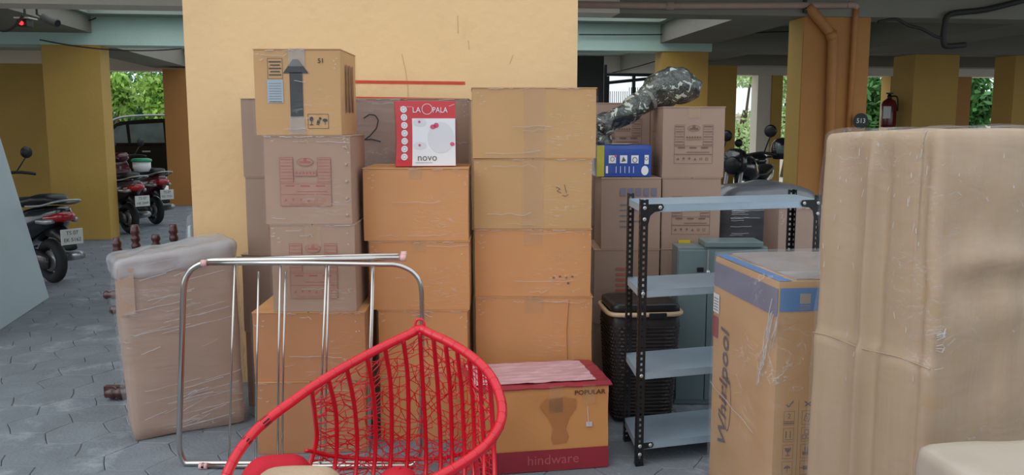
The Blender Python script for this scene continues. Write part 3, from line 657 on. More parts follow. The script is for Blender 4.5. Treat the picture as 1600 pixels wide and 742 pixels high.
# =================================================================== WRAPPED FLAT BOX (left)
a0 = Vector((-1.80, 3.90, 0)); a1 = Vector((-1.345, 4.16, 0)); rz = math.atan2(a1.y-a0.y, a1.x-a0.x); ww = (a1-a0).length; wd, wh = .27, .93
r = thing('wrapped_flat_box', (a0+a1)/2 + Matrix.Rotation(rz, 3, 'Z') @ Vector((0, wd/2, 0)), rz, 'tall brown carton in layered stretch film, standing left of the chrome stand', 'wrapped box')
def wf(c, n):
    t = c.z/wh; c.x += -.035*t*(1 if c.x < 0 else .9); c.z -= .06*t*(1-(c.x/ww+.5))*1.0; return c
obj('body', soft_box(ww, wd, wh, .02, 14, .010, 5, wf, seed=2), 'mauve', r, smooth=True)
def wf2(c, n):
    c = wf(c, n); c += n*.004*math.sin(c.z*60+c.x*14)*(1 if c.z > .2 else 1.6); return c
obj('plastic_film', soft_box(ww+.02, wd+.03, wh+.012, .03, 26, .014, 7, wf2, off=.004, seed=5), 'film_strong', r, smooth=True)
def capf(c, n):
    c.z += wh-.10; return wf(c, n)
b = soft_box(ww+.03, wd+.045, .118, .035, 20, .016, 12, None, seed=8)
for v in b.verts: v.co.z += wh-.10; v.co = wf(v.co, None)
bmesh.ops.delete(b, geom=[x for x in b.faces if x.calc_center_median().z < wh-.155], context='FACES')
obj('film_cap', b, mat('milky_film', (196,198,204), .28, var=.15, scale=9, bump=.9, bscale=18, coat=.5, alpha=.5), r, smooth=True)
q = nb(); rng = random.Random(3)
for k_ in range(46):
    t0 = rng.choice([rng.uniform(.03, .27), rng.uniform(.03, .27), rng.uniform(.4, .85)]); x0 = rng.uniform(-ww*.45, ww*.15); ln = rng.uniform(.06, .28)
    pts = [(min(ww*.47, x0+ln*i/5)-.035*t0, -wd/2-.021, t0 + .03*i/5 + rng.uniform(-.002, .002)) for i in range(6)]; tube(q, pts, rng.uniform(.0006, .0016), 4)
obj('film_crease_glint', q, 'film_white', r, kind='stuff')  # film creases drawn white, glints included
obj('tape', bx(-ww/2-.034, -ww/2+.035, -wd/2-.018, -wd/2-.014, .62, .84), 'mauve2', r)

# dark wooden turned frame lying behind it
r = thing('wooden_bed_frame', at(225, 617, 4.55)*1, 0, 'dark red turned-wood frame poking out behind the film-wrapped box', 'furniture')
r.location.z = 0; base = r.location.copy()
def turned(p0, p1, rr=.024):
    p0, p1 = Vector(p0), Vector(p1); n = max(12, int((p1-p0).length/.014)); pts = [p0.lerp(p1, i/n) for i in range(n+1)]; ln = (p1-p0).length
    rs = [rr*(.62+.38*abs(math.sin(i*1.15))) for i in range(n+1)]; rs[-1] = rr*.7
    return tb([q-base for q in pts], rs, 12)
YW = 4.62
for (px, py) in ((182, 371), (210, 351), (243, 366), (270, 350)):
    p = at(px, py, YW); obj('turned_post', turned((p.x+.02, YW+.0, .02), p, .026), 'camo_dummy', r, smooth=True)
for (px, py, rr_) in ((160, 462, .026), (170, 485, .026), (163, 619, .038)):
    p = at(px, py, YW-.12); p.z = max(p.z, .04); obj('turned_rail', turned((-1.75, YW-.10+.04, p.z), (p.x, YW-.10, p.z), rr_), 'camo_dummy', r, smooth=True)
obj('crosspiece', bx(-2.28-base.x, -1.72-base.x, YW-.02-base.y, YW+.02-base.y, .0, .05), 'camo_dummy', r)
# film roll end by the wall
r = thing('film_offcut', at(290, 372, 4.9), 0, 'crumpled clear plastic scrap against the ochre wall behind the wrapped box', 'plastic scrap'); r.location.z = 0
obj('sheet', soft_box(.10, .05, .98, .02, 8, .03, 7, lambda c, n: Vector((c.x*(1-.75*c.z)+.03*c.z, c.y, c.z))), 'film_strong', r, smooth=True)
obj('core', soft_box(.06, .03, .92, .01, 5, .01, 7, lambda c, n: Vector((c.x*(1-.75*c.z)+.03*c.z, c.y, c.z))), 'pale_board', r, smooth=True)

# =================================================================== CHROME FOLDING STAND
YF = 3.58
r = thing('folding_airer', (at(480, 735, YF).x, YF, 0), 0, 'folded chrome tube clothes airer with pink end caps, left behind the red basket', 'clothes airer')
o0 = r.location.copy()
P = lambda px, py, dy=0: at(px, py, YF+dy)-o0
def zfix(v): v.z = max(v.z, .012); return v
t1 = [P(628, 403, .03), P(480, 405, .03), P(345, 407, .03)] + crom([P(335, 407, .03), P(322, 409, .03), P(300, 420, .03), P(289, 440, .03), P(286, 470, .03)], 4) + [P(283, 580, .03)] + crom([P(280, 680, .03), P(281, 703, .03), P(290, 725, .03), P(305, 735, .03), P(325, 737, .03)], 4) + [P(480, 740, .03), P(640, 742, .03)]
obj('outer_tube', tb([zfix(v) for v in t1], .0125, 12), 'chrome', r, smooth=True)
t2 = [P(320, 411), P(480, 411), P(600, 413)] + crom([P(614, 413), P(628, 416), P(645, 425), P(656, 440), P(659, 462)], 4) + [P(660, 512)] + crom([P(658, 680), P(657, 705), P(648, 724), P(630, 732)], 4) + [P(480, 730), P(322, 730)]
obj('outer_tube', tb([zfix(v) for v in t2], .0105, 12), 'chrome', r, smooth=True)
t3 = [P(370, 404, .05), P(628, 398, .05)]; obj('brace_tube', tb(t3, .009, 10), 'chrome', r, smooth=True)
for (px, py, dy) in ((630, 403, .03), (631, 397.5, .05), (319, 411, 0), (320, 730, 0), (316, 736, .0)):
    p = zfix(P(px, py, dy)); obj('end_cap', tb([p+Vector((-.012, 0, 0)), p+Vector((.012, 0, 0))], .0145, 12), 'steel', r, smooth=True)
for (a, c, d, e, dy) in ((367, 413, 358, 730, 0), (404, 424, 400, 731, .03), (438, 412, 434, 731, 0), (446, 424, 441, 736, .03), (510, 410, 499, 731, 0), (514, 408, 508, 738, .03), (582, 413, 575, 731, 0), (584, 408, 578, 740, .03)):
    obj('rod', tb([P(a, c, dy), P((a+d)/2-1, (c+e)/2, dy), zfix(P(d, e, dy))], .0048, 8), 'chrome', r, smooth=True)
p = P(451, 730); obj('clip', bx(p.x-.014, p.x+.014, p.y-.014, p.y+.014, p.z-.006, p.z+.02, bev=.003), 'black', r)

# =================================================================== RED HANGING-CHAIR BASKET
r = thing('swing_chair_basket', (-.45, 2.95, 0), 0, 'red cane egg swing chair basket with netted back, lying in front of the airer', 'chair')
o0 = r.location.copy()
rim = [(345, 790, 2.62), (348, 762, 2.64), (357, 735, 2.67), (374, 704, 2.72), (398, 674, 2.78), (425, 650, 2.84), (455, 628, 2.90), (490, 603, 2.98), (530, 578, 3.05), (572, 555, 3.12), (612, 535, 3.17), (640, 522, 3.20), (656, 514, 3.22),
       (672, 521, 3.20), (700, 534, 3.16), (730, 552, 3.10), (757, 575, 3.03), (774, 600, 2.96), (784, 632, 2.88), (782, 660, 2.81), (766, 688, 2.74), (742, 710, 2.69), (712, 730, 2.65), (675, 750, 2.60), (620, 780, 2.54), (540, 810, 2.50), (450, 825, 2.50), (385, 815, 2.55)]
rp = [at(*q)-o0 for q in rim]
for q in rp: q.z = max(q.z, .03)
rc = crom(rp, 5, True)
obj('rim', tb(rc, .0175, 12, True), 'red_pe', r, smooth=True)
q = nb(); rng = random.Random(9)
for i in range(0, len(rc), 3): # cane binding turns
    a, c = rc[i], rc[(i+1) % len(rc)]; d = (c-a).normalized(); tube(q, [a-d*.003, a+d*.003], .0182, 10)
obj('rim_binding', q, 'red_pe', r, smooth=True, kind='stuff')
for (i, e) in ((17, .02), (22, .035)):
    a, c = rc[i], rc[i+2]; d = (c-a).normalized(); obj('scuff_mark', tb([a, a+d*e], .0180, 8), 'black_matt', r)
# ribs, from the rim top down the bulging back to the floor and forward underneath
rib_px = [((486, 606, 2.97), (492, 650, 3.12), (494, 690, 3.20), (480, 742, 3.16)), ((512, 590, 3.02), (524, 640, 3.17), (526, 695, 3.26), (521, 742, 3.24)), ((541, 573, 3.07), (553, 630, 3.22), (558, 690, 3.31), (555, 742, 3.29)),
          ((573, 556, 3.11), (583, 615, 3.26), (587, 680, 3.35), (583, 742, 3.33)), ((601, 542, 3.15), (610, 600, 3.29), (612, 680, 3.38), (608, 742, 3.36)), ((630, 530, 3.18), (637, 590, 3.32), (638, 680, 3.40), (634, 742, 3.38)),
          ((656, 518, 3.21), (660, 590, 3.34), (665, 680, 3.42), (665, 742, 3.40)), ((677, 526, 3.19), (683, 590, 3.33), (688, 680, 3.41), (688, 742, 3.38)), ((696, 536, 3.16), (703, 600, 3.30), (706, 680, 3.38), (706, 742, 3.35)),
          ((714, 546, 3.13), (721, 605, 3.26), (725, 680, 3.33), (726, 742, 3.30)), ((733, 557, 3.09), (738, 610, 3.20), (741, 680, 3.26), (741, 742, 3.22)), ((749, 570, 3.05), (752, 620, 3.13), (756, 690, 3.17), (757, 745, 3.13)), ((764, 585, 3.0), (768, 630, 3.06), (771, 690, 3.08), (773, 745, 3.04))]
ribs = []
for k_, rb in enumerate(rib_px):
    pts = [at(*q)-o0 for q in rb]; last = pts[-1]; u = k_/(len(rib_px)-1)
    pts.append(Vector((last.x, last.y-.12, .035))); fr = rp[[26, 26, 26, 25, 25, 25, 24, 24, 24, 23, 23, 22, 21][k_]]
    pts.append(Vector(((last.x+fr.x)/2, (last.y+fr.y)/2, .02))); pts.append(fr.copy())
    cc = crom(pts, 6); 
    for v in cc: v.z = max(v.z, .0125)
    ribs.append(cc); obj('rib', tb(cc, .0092, 8), 'red_pe', r, smooth=True)
hoop = [rb[15].copy() for rb in ribs]
hp = [at(x, y, Y_)-o0 for x, y, Y_ in ((478, 704, 3.16), (493, 706, 3.205), (526, 713, 3.27), (558, 716, 3.32), (587, 718, 3.36), (612, 718, 3.39), (638, 718, 3.41), (665, 717, 3.43), (688, 716, 3.42), (706, 713, 3.39), (726, 708, 3.34), (741, 703, 3.27), (757, 697, 3.18), (773, 690, 3.08))]
obj('hoop', tb(crom(hp, 4), .008, 8), 'red_pe', r, smooth=True)
obj('hanging_loop', tb([q for q in crom([rp[12]+Vector((-.02,0,.0)), rp[12]+Vector((-.012,0,.035)), rp[12]+Vector((.012,0,.035)), rp[12]+Vector((.02,0,0))], 5)], .005, 8), 'red_pe', r, smooth=True)
# netting
q = nb()
def lin(cc, t):
    x = t*(len(cc)-1); i = min(len(cc)-2, int(x)); return cc[i].lerp(cc[i+1], x-i)
for a, c in zip(ribs, ribs[1:]):
    t = .03
    while t < .80:
        t += rng.uniform(.010, .022); t2_ = min(.85, max(.02, t+rng.uniform(-.05, .05)))
        m1 = lin(a, t).lerp(lin(c, t2_), rng.uniform(.3, .7)) + Vector((rng.uniform(-.006,.006), rng.uniform(.0, .012), rng.uniform(-.012,.012)))
        tube(q, [lin(a, t), m1, lin(c, t2_)], .0021, 4, caps=False)
        if rng.random() < .75: t3_ = min(.84, t2_+rng.uniform(.03, .07)); tube(q, [m1, lin(a, t).lerp(lin(c, t3_), .5)+Vector((0,.005,0)), lin(a if rng.random() < .5 else c, t3_)], .0019, 4, caps=False)
obj('netting', q, 'red_pe', r, kind='stuff')
obj('coil_wrap', tb([at(655, y, 3.5)-o0+Vector((0,-.0,0)) for y in (508, 513)], .014, 8), 'chrome', r)
# cushions in the basket
def cushion(c, w, d, h, rz, m, lab, mp):
    o = thing('cushion', c, rz, lab, 'cushion')
    bm = soft_box(w, d, h, h*.45, 12, .012, 8, lambda v, n: Vector((v.x, v.y, v.z*(1-.35*((v.x/(w/2))**4+(v.y/(d/2))**4)/2)+.0)))
    obj('cover', bm, m, o, smooth=True); obj('piping', tb(crom([(-w*.47,-d*.47,h*.42),(0,-d*.5,h*.4),(w*.47,-d*.47,h*.42),(w*.5,0,h*.4),(w*.47,d*.47,h*.42),(0,d*.5,h*.4),(-w*.47,d*.47,h*.42),(-w*.5,0,h*.4)], 4, True), .005, 6, True), mp, o)
cz = at(465, 733, 2.80)
cushion((cz.x, 2.78, cz.z-.165), .32, .26, .16, .1, 'beige_cloth', 'beige cushion lying in the red swing basket', 'beige_cloth')
cz = at(425, 722, 2.95)
cushion((cz.x, 3.02, cz.z-.195), .28, .16, .19, .3, 'red_cloth', 'red cushion behind the beige cushion in the swing basket', 'red_cloth')
p = at(622, 740, 2.95)
r2 = thing('red_bolster', (p.x, 2.95, p.z-.10), .2, 'small round red bolster in the middle of the swing basket', 'cushion')
obj('cover', lt([(.02,-.0),(.06,.02),(.075,.06),(.06,.10),(.025,.12)], 18), 'red_cloth', r2, smooth=True); obj('button', lt([(.012,.118),(.01,.126),(.003,.128)], 10), 'red_cloth', r2)

# =================================================================== STEEL RACK
FL = Vector((.547, 3.601, 0)); fdir = Vector((math.cos(math.radians(16)), math.sin(math.radians(16)), 0)); sdir = Vector((-.04, 1, 0)).normalized(); RW, RD, RH = .89, .335, 1.185
r = thing('slotted_angle_rack', FL, 0, 'four-shelf blue-grey steel rack with black perforated posts', 'shelving')
MX = Matrix(((fdir.x, sdir.x, 0, 0), (fdir.y, sdir.y, 0, 0), (0, 0, 1, 0), (0, 0, 0, 1)))
def rb(bm): bmesh.ops.transform(bm, matrix=MX, verts=bm.verts); return bm
def post(px, py, sx, sy):
    b = nb(); L1 = .036; t = .0025
    # two flanges with punched slots built as ladders
    def flange(horizontal):
        n = int(RH/.025)
        for edge_ in (0, 1):
            a0_, a1_ = (0, L1*.36) if edge_ == 0 else (L1*.64, L1)
            if horizontal: box(b, px+min(sx*a0_, sx*a1_), px+max(sx*a0_, sx*a1_), py, py+t*sy, 0, RH) if sy > 0 else box(b, px+min(sx*a0_, sx*a1_), px+max(sx*a0_, sx*a1_), py-t, py, 0, RH)
            else: box(b, min(px, px+t*sx), max(px, px+t*sx), py+min(sy*a0_, sy*a1_), py+max(sy*a0_, sy*a1_), 0, RH)
        for i in range(n+1):
            z0 = i*.025-.0055; z1 = z0+.013
            z0, z1 = max(0, z0), min(RH, z1)
            a0_, a1_ = L1*.36, L1*.64
            if horizontal: box(b, px+min(sx*a0_, sx*a1_), px+max(sx*a0_, sx*a1_), min(py, py+t*sy), max(py, py+t*sy), z0, z1)
            else: box(b, min(px, px+t*sx), max(px, px+t*sx), py+min(sy*a0_, sy*a1_), py+max(sy*a0_, sy*a1_), z0, z1)
    flange(True); flange(False)
    return rb(b)
for (px, py, sx, sy) in ((0, 0, 1, 1), (RW, 0, -1, 1), (0, RD, 1, -1), (RW, RD, -1, -1)):
    o = obj('post', post(px, py, sx, sy), 'rack_black', r)
    obj('foot', rb(bx(min(px, px+sx*.038), max(px, px+sx*.038), min(py, py+sy*.038), max(py, py+sy*.038), 0, .012)), 'black_matt', o)
shz = [.105, .425, .79, 1.16]
for i, z in enumerate(shz):
    b = nb(); e = .003; box(b, e, RW-e, e, RD-e, z+.0-.001, z+.001); box(b, e, RW-e, e, e+.0015, z-.03, z); box(b, e, RW-e, RD-e-.0015, RD-e, z-.03, z); box(b, e, e+.0015, e, RD-e, z-.03, z); box(b, RW-e-.0015, RW-e, e, RD-e, z-.03, z)
    box(b, e, RW-e, e, e+.014, z-.031, z-.0295)
    obj('shelf', rb(b), 'rack_blue', r)
def boltat(x, z, y=-.002):
    return rb(lt([(.0085, 0), (.0085, .004), (.005, .007)], 12, Matrix.Translation((x, y, z)) @ Matrix.Rotation(PI/2, 4, 'X')))
for x in (.018, RW-.018):
    for z in (shz[0]-.012, shz[1]-.012, shz[2]-.012, shz[3]-.012): obj('bolt', boltat(x, z), 'bolt', r)
for x in (.018, RW-.018): obj('bolt', boltat(x, shz[3]-.06), 'bolt', r); obj('bolt', boltat(x, shz[0]-.05), 'bolt', r)
for z in (shz[3], shz[0]):
    for s, x0 in ((1, 0), (-1, RW)):
        poly = [(x0, z+.004), (x0+s*.10, z+.004), (x0+s*.108, z-.01), (x0+s*.1, z-.024), (x0+s*.065, z-.03), (x0+s*.045, z-.045), (x0+s*.036, z-.08), (x0, z-.085)] if z > 1 else [(x0, z+.0), (x0+s*.078, z+.0), (x0+s*.085, z-.012), (x0+s*.078, z-.024), (x0, z-.03)]
        pr = prism(poly, -.0022, -.0002); g_ = obj('gusset', rb(pr), 'rack_black', r); obj('bolt', boltat(x0+s*(.09 if z > 1 else .068), z-.011, -.003), 'bolt', g_)

# =================================================================== WICKER HAMPER
hx0, hx1 = at(948, 500, 4.15).x, at(1064, 500, 4.15).x; HW, HD, HH = hx1-hx0-.01, .33, .565
r = thing('laundry_hamper', ((hx0+hx1)/2, 4.25+HD/2-.11, 0), math.radians(5), 'black woven plastic laundry hamper with beige rim, behind the steel rack', 'hamper')
def taper(c, n): s = .82+.18*c.z/HH; return Vector((c.x*s, c.y*s, c.z))
obj('body', soft_box(HW, HD, HH, .035, 10, 0, 1, taper), 'wicker', r, smooth=True)
b = nb(); rows = 26; ncol = 20
for i in range(rows):   # woven strands
    z = .03+i*(HH-.08)/rows; s = .82+.18*z/HH; hw2, hd2 = HW/2*s, HD/2*s
    loop = []
    per = 52
    for k_ in range(per):
        a = 2*PI*k_/per; c_, s_ = math.cos(a), math.sin(a); x = math.copysign(abs(c_)**.28, c_)*hw2; y = math.copysign(abs(s_)**.28, s_)*hd2
        off = .004 if (k_+i) % 2 else -.001; n_ = Vector((c_, s_, 0)); loop.append(Vector((x, y, z))+n_*off)
    tube(b, loop, .0065, 5, True)
obj('weave', b, 'wicker', r, kind='stuff')
ring = [Vector((math.copysign(abs(math.cos(a))**.35, math.cos(a))*(HW/2+.008), math.copysign(abs(math.sin(a))**.35, math.sin(a))*(HD/2+.008), HH)) for a in [2*PI*k_/40 for k_ in range(40)]]
obj('rim', tb(ring, .012, 8, True), 'beige_plastic', r, smooth=True)
o = obj('lid', soft_box(HW-.01, HD-.01, .05, .022, 10, .004, 8, lambda c, n: c+Vector((0, 0, HH+.002))), 'black', r, smooth=True, label='glossy black lid')
obj('latch', bx(-.045+.05, .045+.05, -HD/2-.024, -HD/2-.006, HH-.018, HH+.01, bev=.004), 'black', r)
obj('handle', tb(crom([(-HW*.28, -HD/2-.012, HH-.06), (-HW*.2, -HD/2-.02, HH-.07), (-HW*.05, -HD/2-.02, HH-.075), (0, -HD/2-.01, HH-.07)], 4), .006, 6), 'black', r)

# =================================================================== GREY-GREEN STEEL CABINET
cw = at(1200, 385, 4.45).x-.876; ch = at(1100, 386, 4.45).z
r = thing('steel_cabinet', (.876+cw/2, 4.45+.08, 0), 0, 'grey-green steel cabinet with latch fittings, behind the right half of the rack', 'cabinet')
obj('body', bx(-cw/2, cw/2, -.08, .08, .0, ch, bev=.004), 'cabinet', r)
for x0, x1, hh in ((-cw/2+.004, -cw/2+.155, ch-.015), (-cw/2+.16, cw/2-.004, ch-.01)): obj('door', bx(x0, x1, -.094, -.081, .03, hh, bev=.003), 'cabinet', r)
obj('top_panel', bx(-cw/2+.14, cw/2-.03, -.10, .078, ch+.001, ch+.03, bev=.004), 'cabinet', r)
obj('corner_strip', bx(-cw/2+.152, -cw/2+.162, -.10, -.095, ch-.125, ch-.01), 'silver', r)
obj('latch', lt([(.012, 0), (.01, .012), (.004, .016)], 10, Matrix.Translation((-cw/2+.157, -.10, ch-.13)) @ Matrix.Rotation(PI/2, 4, 'X')), 'bolt', r)
obj('hinge', bx(-cw/2+.10, -cw/2+.135, -.105, -.095, ch-.13, ch-.105, bev=.003), 'black', r)

# grey bundle and wrapped brown carton behind the rack
p0, p1 = at(1130, 300, 4.95), at(1283, 300, 4.95)
r = thing('film_wrapped_bundle', ((p0.x+p1.x)/2+.04, 5.28, 0), 0, 'dark grey round-topped bundle in plastic film behind the rack top', 'bundle')
bw2 = p1.x-p0.x+.1
obj('wrapping', soft_box(bw2, .55, 1.145, .14, 18, .02, 5, lambda c, n: Vector((c.x, c.y, c.z-.05*(c.x/bw2*2)**2*(c.z/1.17)))), 'bale', r, smooth=True)
q = nb(); rng = random.Random(4)
for k_ in range(16):
    z = rng.uniform(.85, 1.08); x0 = -bw2*.4+rng.uniform(0, .02); tube(q, [(x0+i*.025, -.29, z+rng.uniform(-.002, .002)) for i in range(rng.randint(3, 9))], .0018, 4)
obj('film_crease_glint', q, 'film_white', r, kind='stuff')  # white strokes painted for shine on the film folds
p0, p1 = at(1218, 320, 4.62), at(1300, 320, 4.62)
for i, (z0, z1) in enumerate(((0, .42), (.421, .75), (.751, 1.05))):
    rr2 = carton(((p0.x+p1.x)/2, 4.62+.15, z0), p1.x-p0.x, .28, z1-z0, 0, M['mauved'], M['mauve2'], 'dull brown film-wrapped carton behind the right rack posts, ' + ['lowest', 'middle', 'topmost'][i], 'brown cartons behind the right rack posts', seed=80+i, film=True)

# =================================================================== TALL APPLIANCE CARTON
near = Vector((.926, 2.9, 0)); rz = math.radians(7.1); WW, WD, WH = .53, .615, .96
r = thing('appliance_carton', near + Matrix.Rotation(rz, 3, 'Z') @ Vector((WW/2, WD/2, 0)), rz, 'tall kraft appliance carton with blue band and vertical lettering, in front of the rack', 'carton')
obj('body', soft_box(WW, WD, WH, .004, 10, .004, 5), 'kraftl', r)
obj('top_sheet', soft_box(WW-.07, WD-.02, .012, .004, 8, .006, 12, lambda c, n: c+Vector((.03, 0, WH))), mat('dusty_film_top', (160,146,140), .35, var=.15, scale=5, bump=.6, bscale=14, coat=.4), r)
fF = face_map('front', WW, WD, WH, .003); fL = face_map('left', WW, WD, WH, .003); fT = face_map('top', WW, WD, WH, .003)
k = Ink(fF); k.rect(-WW/2+.003, WH-.105, WW/2-.003, WH-.022); k.done('blue_band', r, 'blue_band')
k = Ink(face_map('front', WW, WD, WH, .0045)); k.rect(-WW/2+.075, WH-.078, -WW/2+.115, WH-.042); [k.rect(-WW/2+.076, WH-.098+i*.006, -WW/2+.114, WH-.096+i*.006) for i in range(3)]; k.done(mat('tan_print', (150,140,130), .6), r, 'print')
k = Ink(fL); k.rect(-WD/2+.0, WH-.125, WD/2-.003, WH-.025); k.done('blue_dim', r, 'blue_band')
k = Ink(fT); k.rect(-WW/2, -WD/2, -WW/2+.05, WD/2); k.done('blue_band', r, 'blue_band')
k = Ink(face_map('left', WW, WD, WH, .004)); k.text('Whirlpool', .118, -.165, .43, rot=PI/2, sx=1.0, bold=.0015, shear=.12); k.ell(-.115, .38, .03, .11, t=.004, n=26); k.done(mat('dark_brand_print', (96,66,60), .6, coat=.4), r, 'lettering', label='dark vertical brand lettering')
k = Ink(face_map('left', WW, WD, WH, .005)); k.rect(-WD/2+.004, WH-.235, -WD/2+.07, WH-.155); k.done('white', r, 'paper_label'); 
k = Ink(face_map('left', WW, WD, WH, .005)); k.rect(-WD/2+.004, WH-.34, -WD/2+.06, WH-.25); k.done('maroon', r, 'print')
k = Ink(face_map('left', WW, WD, WH, .0055)); [k.rect(-WD/2+.012, WH-.225+i*.012, -WD/2+.06, WH-.221+i*.012) for i in range(5)]; k.done('grey_ink', r, 'print')
# handling symbols in two columns
k = Ink(face_map('front', WW, WD, WH, .004)); X1, X2 = -WW/2+.055, -WW/2+.122; yy = .52
k.line([(X1-.012, yy), (X1-.004, yy-.009), (X1+.014, yy+.013)], .005); k.line([(X2-.012, yy+.01), (X2+.012, yy-.008)], .005); k.line([(X2-.01, yy-.008), (X2+.014, yy+.008)], .005)
k.line([(X1+.034, yy+.012), (X1+.034, yy-.45)], .0015)
for j in range(5):
    cy = yy-.05-j*.062
    for X in (X1, X2): k.frame(X-.02, cy-.026, X+.02, cy+.026, .0014)
k.text('2', .026, X1, yy-.043); k.rect(X1-.018, yy-.064, X1+.018, yy-.061); k.rect(X1-.018, yy-.071, X1+.018, yy-.067)
cy = yy-.112; k.rect(X1-.011, cy-.012, X1-.007, cy+.014); k.rect(X1+.005, cy-.012, X1+.009, cy+.014); k.rect(X1-.015, cy-.018, X1+.015, cy-.016)
cy = yy-.174; k.poly([(X1-.013, cy+.014), (X1+.013, cy+.014), (X1+.009, cy+.002), (X1, cy-.003), (X1-.009, cy+.002)]); k.rect(X1-.0015, cy-.014, X1+.0015, cy); k.rect(X1-.008, cy-.016, X1+.008, cy-.013)
cy = yy-.236; k.poly([(X1-.014, cy), (X1-.008, cy+.008), (X1, cy+.011), (X1+.008, cy+.008), (X1+.014, cy)]); k.rect(X1-.001, cy-.014, X1+.001, cy)
cy = yy-.298; k.line([(X1-.016, cy+.014), (X1-.008, cy+.012), (X1-.002, cy-.012), (X1+.014, cy-.01)], .0025); k.frame(X1, cy-.006, X1+.012, cy+.012, .002)
cy = yy-.05; k.line([(X2-.012, cy-.01), (X2-.004, cy+.015), (X2+.013, cy+.01), (X2+.005, cy-.015), (X2-.012, cy-.01)], .002); k.text('2', .018, X2, cy)
cy = yy-.112; k.frame(X2-.007, cy+.001, X2+.009, cy+.018, .002); k.frame(X2-.016, cy-.017, X2-.001, cy-.001, .002); k.frame(X2+.001, cy-.017, X2+.016, cy-.001, .002)
cy = yy-.174; k.rect(X2-.012, cy-.014, X2+.015, cy-.002); k.rect(X2-.004, cy, X2-.001, cy+.016); k.rect(X2+.006, cy, X2+.009, cy+.016)
cy = yy-.236; k.rect(X2-.008, cy-.007, X2+.008, cy+.007); k.rect(X2-.018, cy-.0015, X2+.018, cy+.0015)
cy = yy-.298; k.ell(X2+.002, cy, .012, .009, 8); k.ell(X2-.012, cy+.01, .005); k.rect(X2-.004, cy-.018, X2, cy-.005)
k.done('brown_ink', r, 'handling_symbols')
obj('plastic_film', soft_box(WW+.014, WD+.014, WH+.02, .012, 16, .008, 6, off=.004, seed=9), film_mat('cloudy_stretch_film', .13, .4, (1,1,2), 4), r, smooth=True)
q = nb(); rng = random.Random(14)
for k_ in range(9):
    y0 = -WD/2+rng.uniform(.03, .2); z0 = WH-rng.uniform(.02, .16); tube(q, [(-WW/2-.013, y0+.02*i*rng.uniform(.6, 1.2)-.07, z0-.05*i) for i in range(rng.randint(3, 6))], .0016, 4)
tube(q, [(-WW/2-.013, WD/2-.02-.05*i, .42-.006*i+rng.uniform(-.004, .004)) for i in range(10)], .001, 4)
for k_ in range(5): tube(q, [(-WW/2+.03+.07*i, -WD/2+.03+.012*k_, WH+.022) for i in range(6)], .0012, 4)
obj('film_crease_glint', q, 'film_white', r, kind='stuff')  # creases and painted glints in one white mesh

# =================================================================== BIG WRAPPED CABINET (right)
near = Vector((1.113, 2.2, 0)); rz = math.radians(23.5); BW, BD, BH = .85, .43, 1.485
r = thing('wrapped_cupboard', near + Matrix.Rotation(rz, 3, 'Z') @ Vector((BW/2, BD/2, 0)), rz, 'large cupboard wrapped in corrugated paper and film, rising at the right', 'wrapped furniture')
def cup(c, n, o=0):
    if c.x < -BW/2+.06:   # left face: vertical swells and a horizontal lap seam
        s = (-c.y/BD)+.5
        k1 = .022*math.exp(-((s-.46)/.035)**2) - .016*math.exp(-((s-.56)/.05)**2) - .016*math.exp(-((s-.30)/.08)**2) + .006*math.sin(s*9) - .012*math.exp(-((s-.90)/.03)**2)
        c.x -= k1*min(1, (BH-c.z)*8); c.x -= .010*(1 if c.z < .86+.0*s else 0)
    if c.y < -BD/2+.06:   # right face
        s = c.x/BW+.5
        zf = 1.12 + .02*math.sin(s*7); dz = c.z-zf
        fo = min(1, s*6); c.y -= fo*(.013*math.exp(-(dz/.03)**2) - .010*math.exp(-((dz+.07)/.05)**2) + .008*math.exp(-((c.z-.95-.10*s)/.05)**2)) + .020*noise.noise(Vector((c.x*3, c.z*3.5, 1)))+.008*noise.noise(Vector((c.x*9, c.z*7, 4)))
    if c.z > BH-.05: c.z += .012*noise.noise(Vector((c.x*6, c.y*6, 2)))-.02*max(0, (c.y/BD))
    return c
obj('body', soft_box(BW, BD, BH, .022, 60, .005, 5, cup, seed=4), 'paper_wrap', r, smooth=True)
def cup2(c, n):
    c = cup(c, n)
    if c.y < -BD/2+.03 and c.x < -BW/2+.09: c.y -= .004*noise.noise(Vector((c.x*20, 1, c.z*70)))+.004*math.sin(c.z*55+c.x*30)
    return c
obj('plastic_film', soft_box(BW+.012, BD+.012, BH+.006, .028, 90, .010, 10, cup2, off=.003, seed=7), film_mat('loose_clear_film', .07, .25, (1,1,2.5), 10), r, smooth=True)
ridge = [(-BW/2-.012, BD/2-.01-i*BD/8, .862+.004*math.sin(i*1.3)-.0*i) for i in range(9)]
obj('lap_seam', tb(crom(ridge, 3), .0022, 6), 'paper_wrap', r, smooth=True)
q = nb(); rng = random.Random(21)
for k_ in range(34):   # small film folds, their sparkle painted as white strokes
    y_ = rng.uniform(-BD*.44, BD*.42); z = rng.uniform(1.22, 1.46) if rng.random() < .7 else rng.uniform(.75, 1.2); l_ = rng.uniform(.004, .022)
    p_ = cup2(Vector((-BW/2-.010, y_, z)), None); tube(q, [p_, p_+Vector((-.001, rng.uniform(-.3, .3)*l_, -l_))], rng.uniform(.0005, .001), 4)
for k_ in range(22):
    x_ = rng.uniform(-BW*.47, BW*.2); z = rng.uniform(1.2, 1.45) if rng.random() < .7 else rng.uniform(.8, 1.2); l_ = rng.uniform(.006, .03)
    p_ = cup2(Vector((x_, -BD/2-.010, z)), None); tube(q, [p_, p_+Vector((l_*rng.uniform(-.2, .9), -.001, -l_*rng.uniform(.2, 1)))], rng.uniform(.0005, .001), 4)
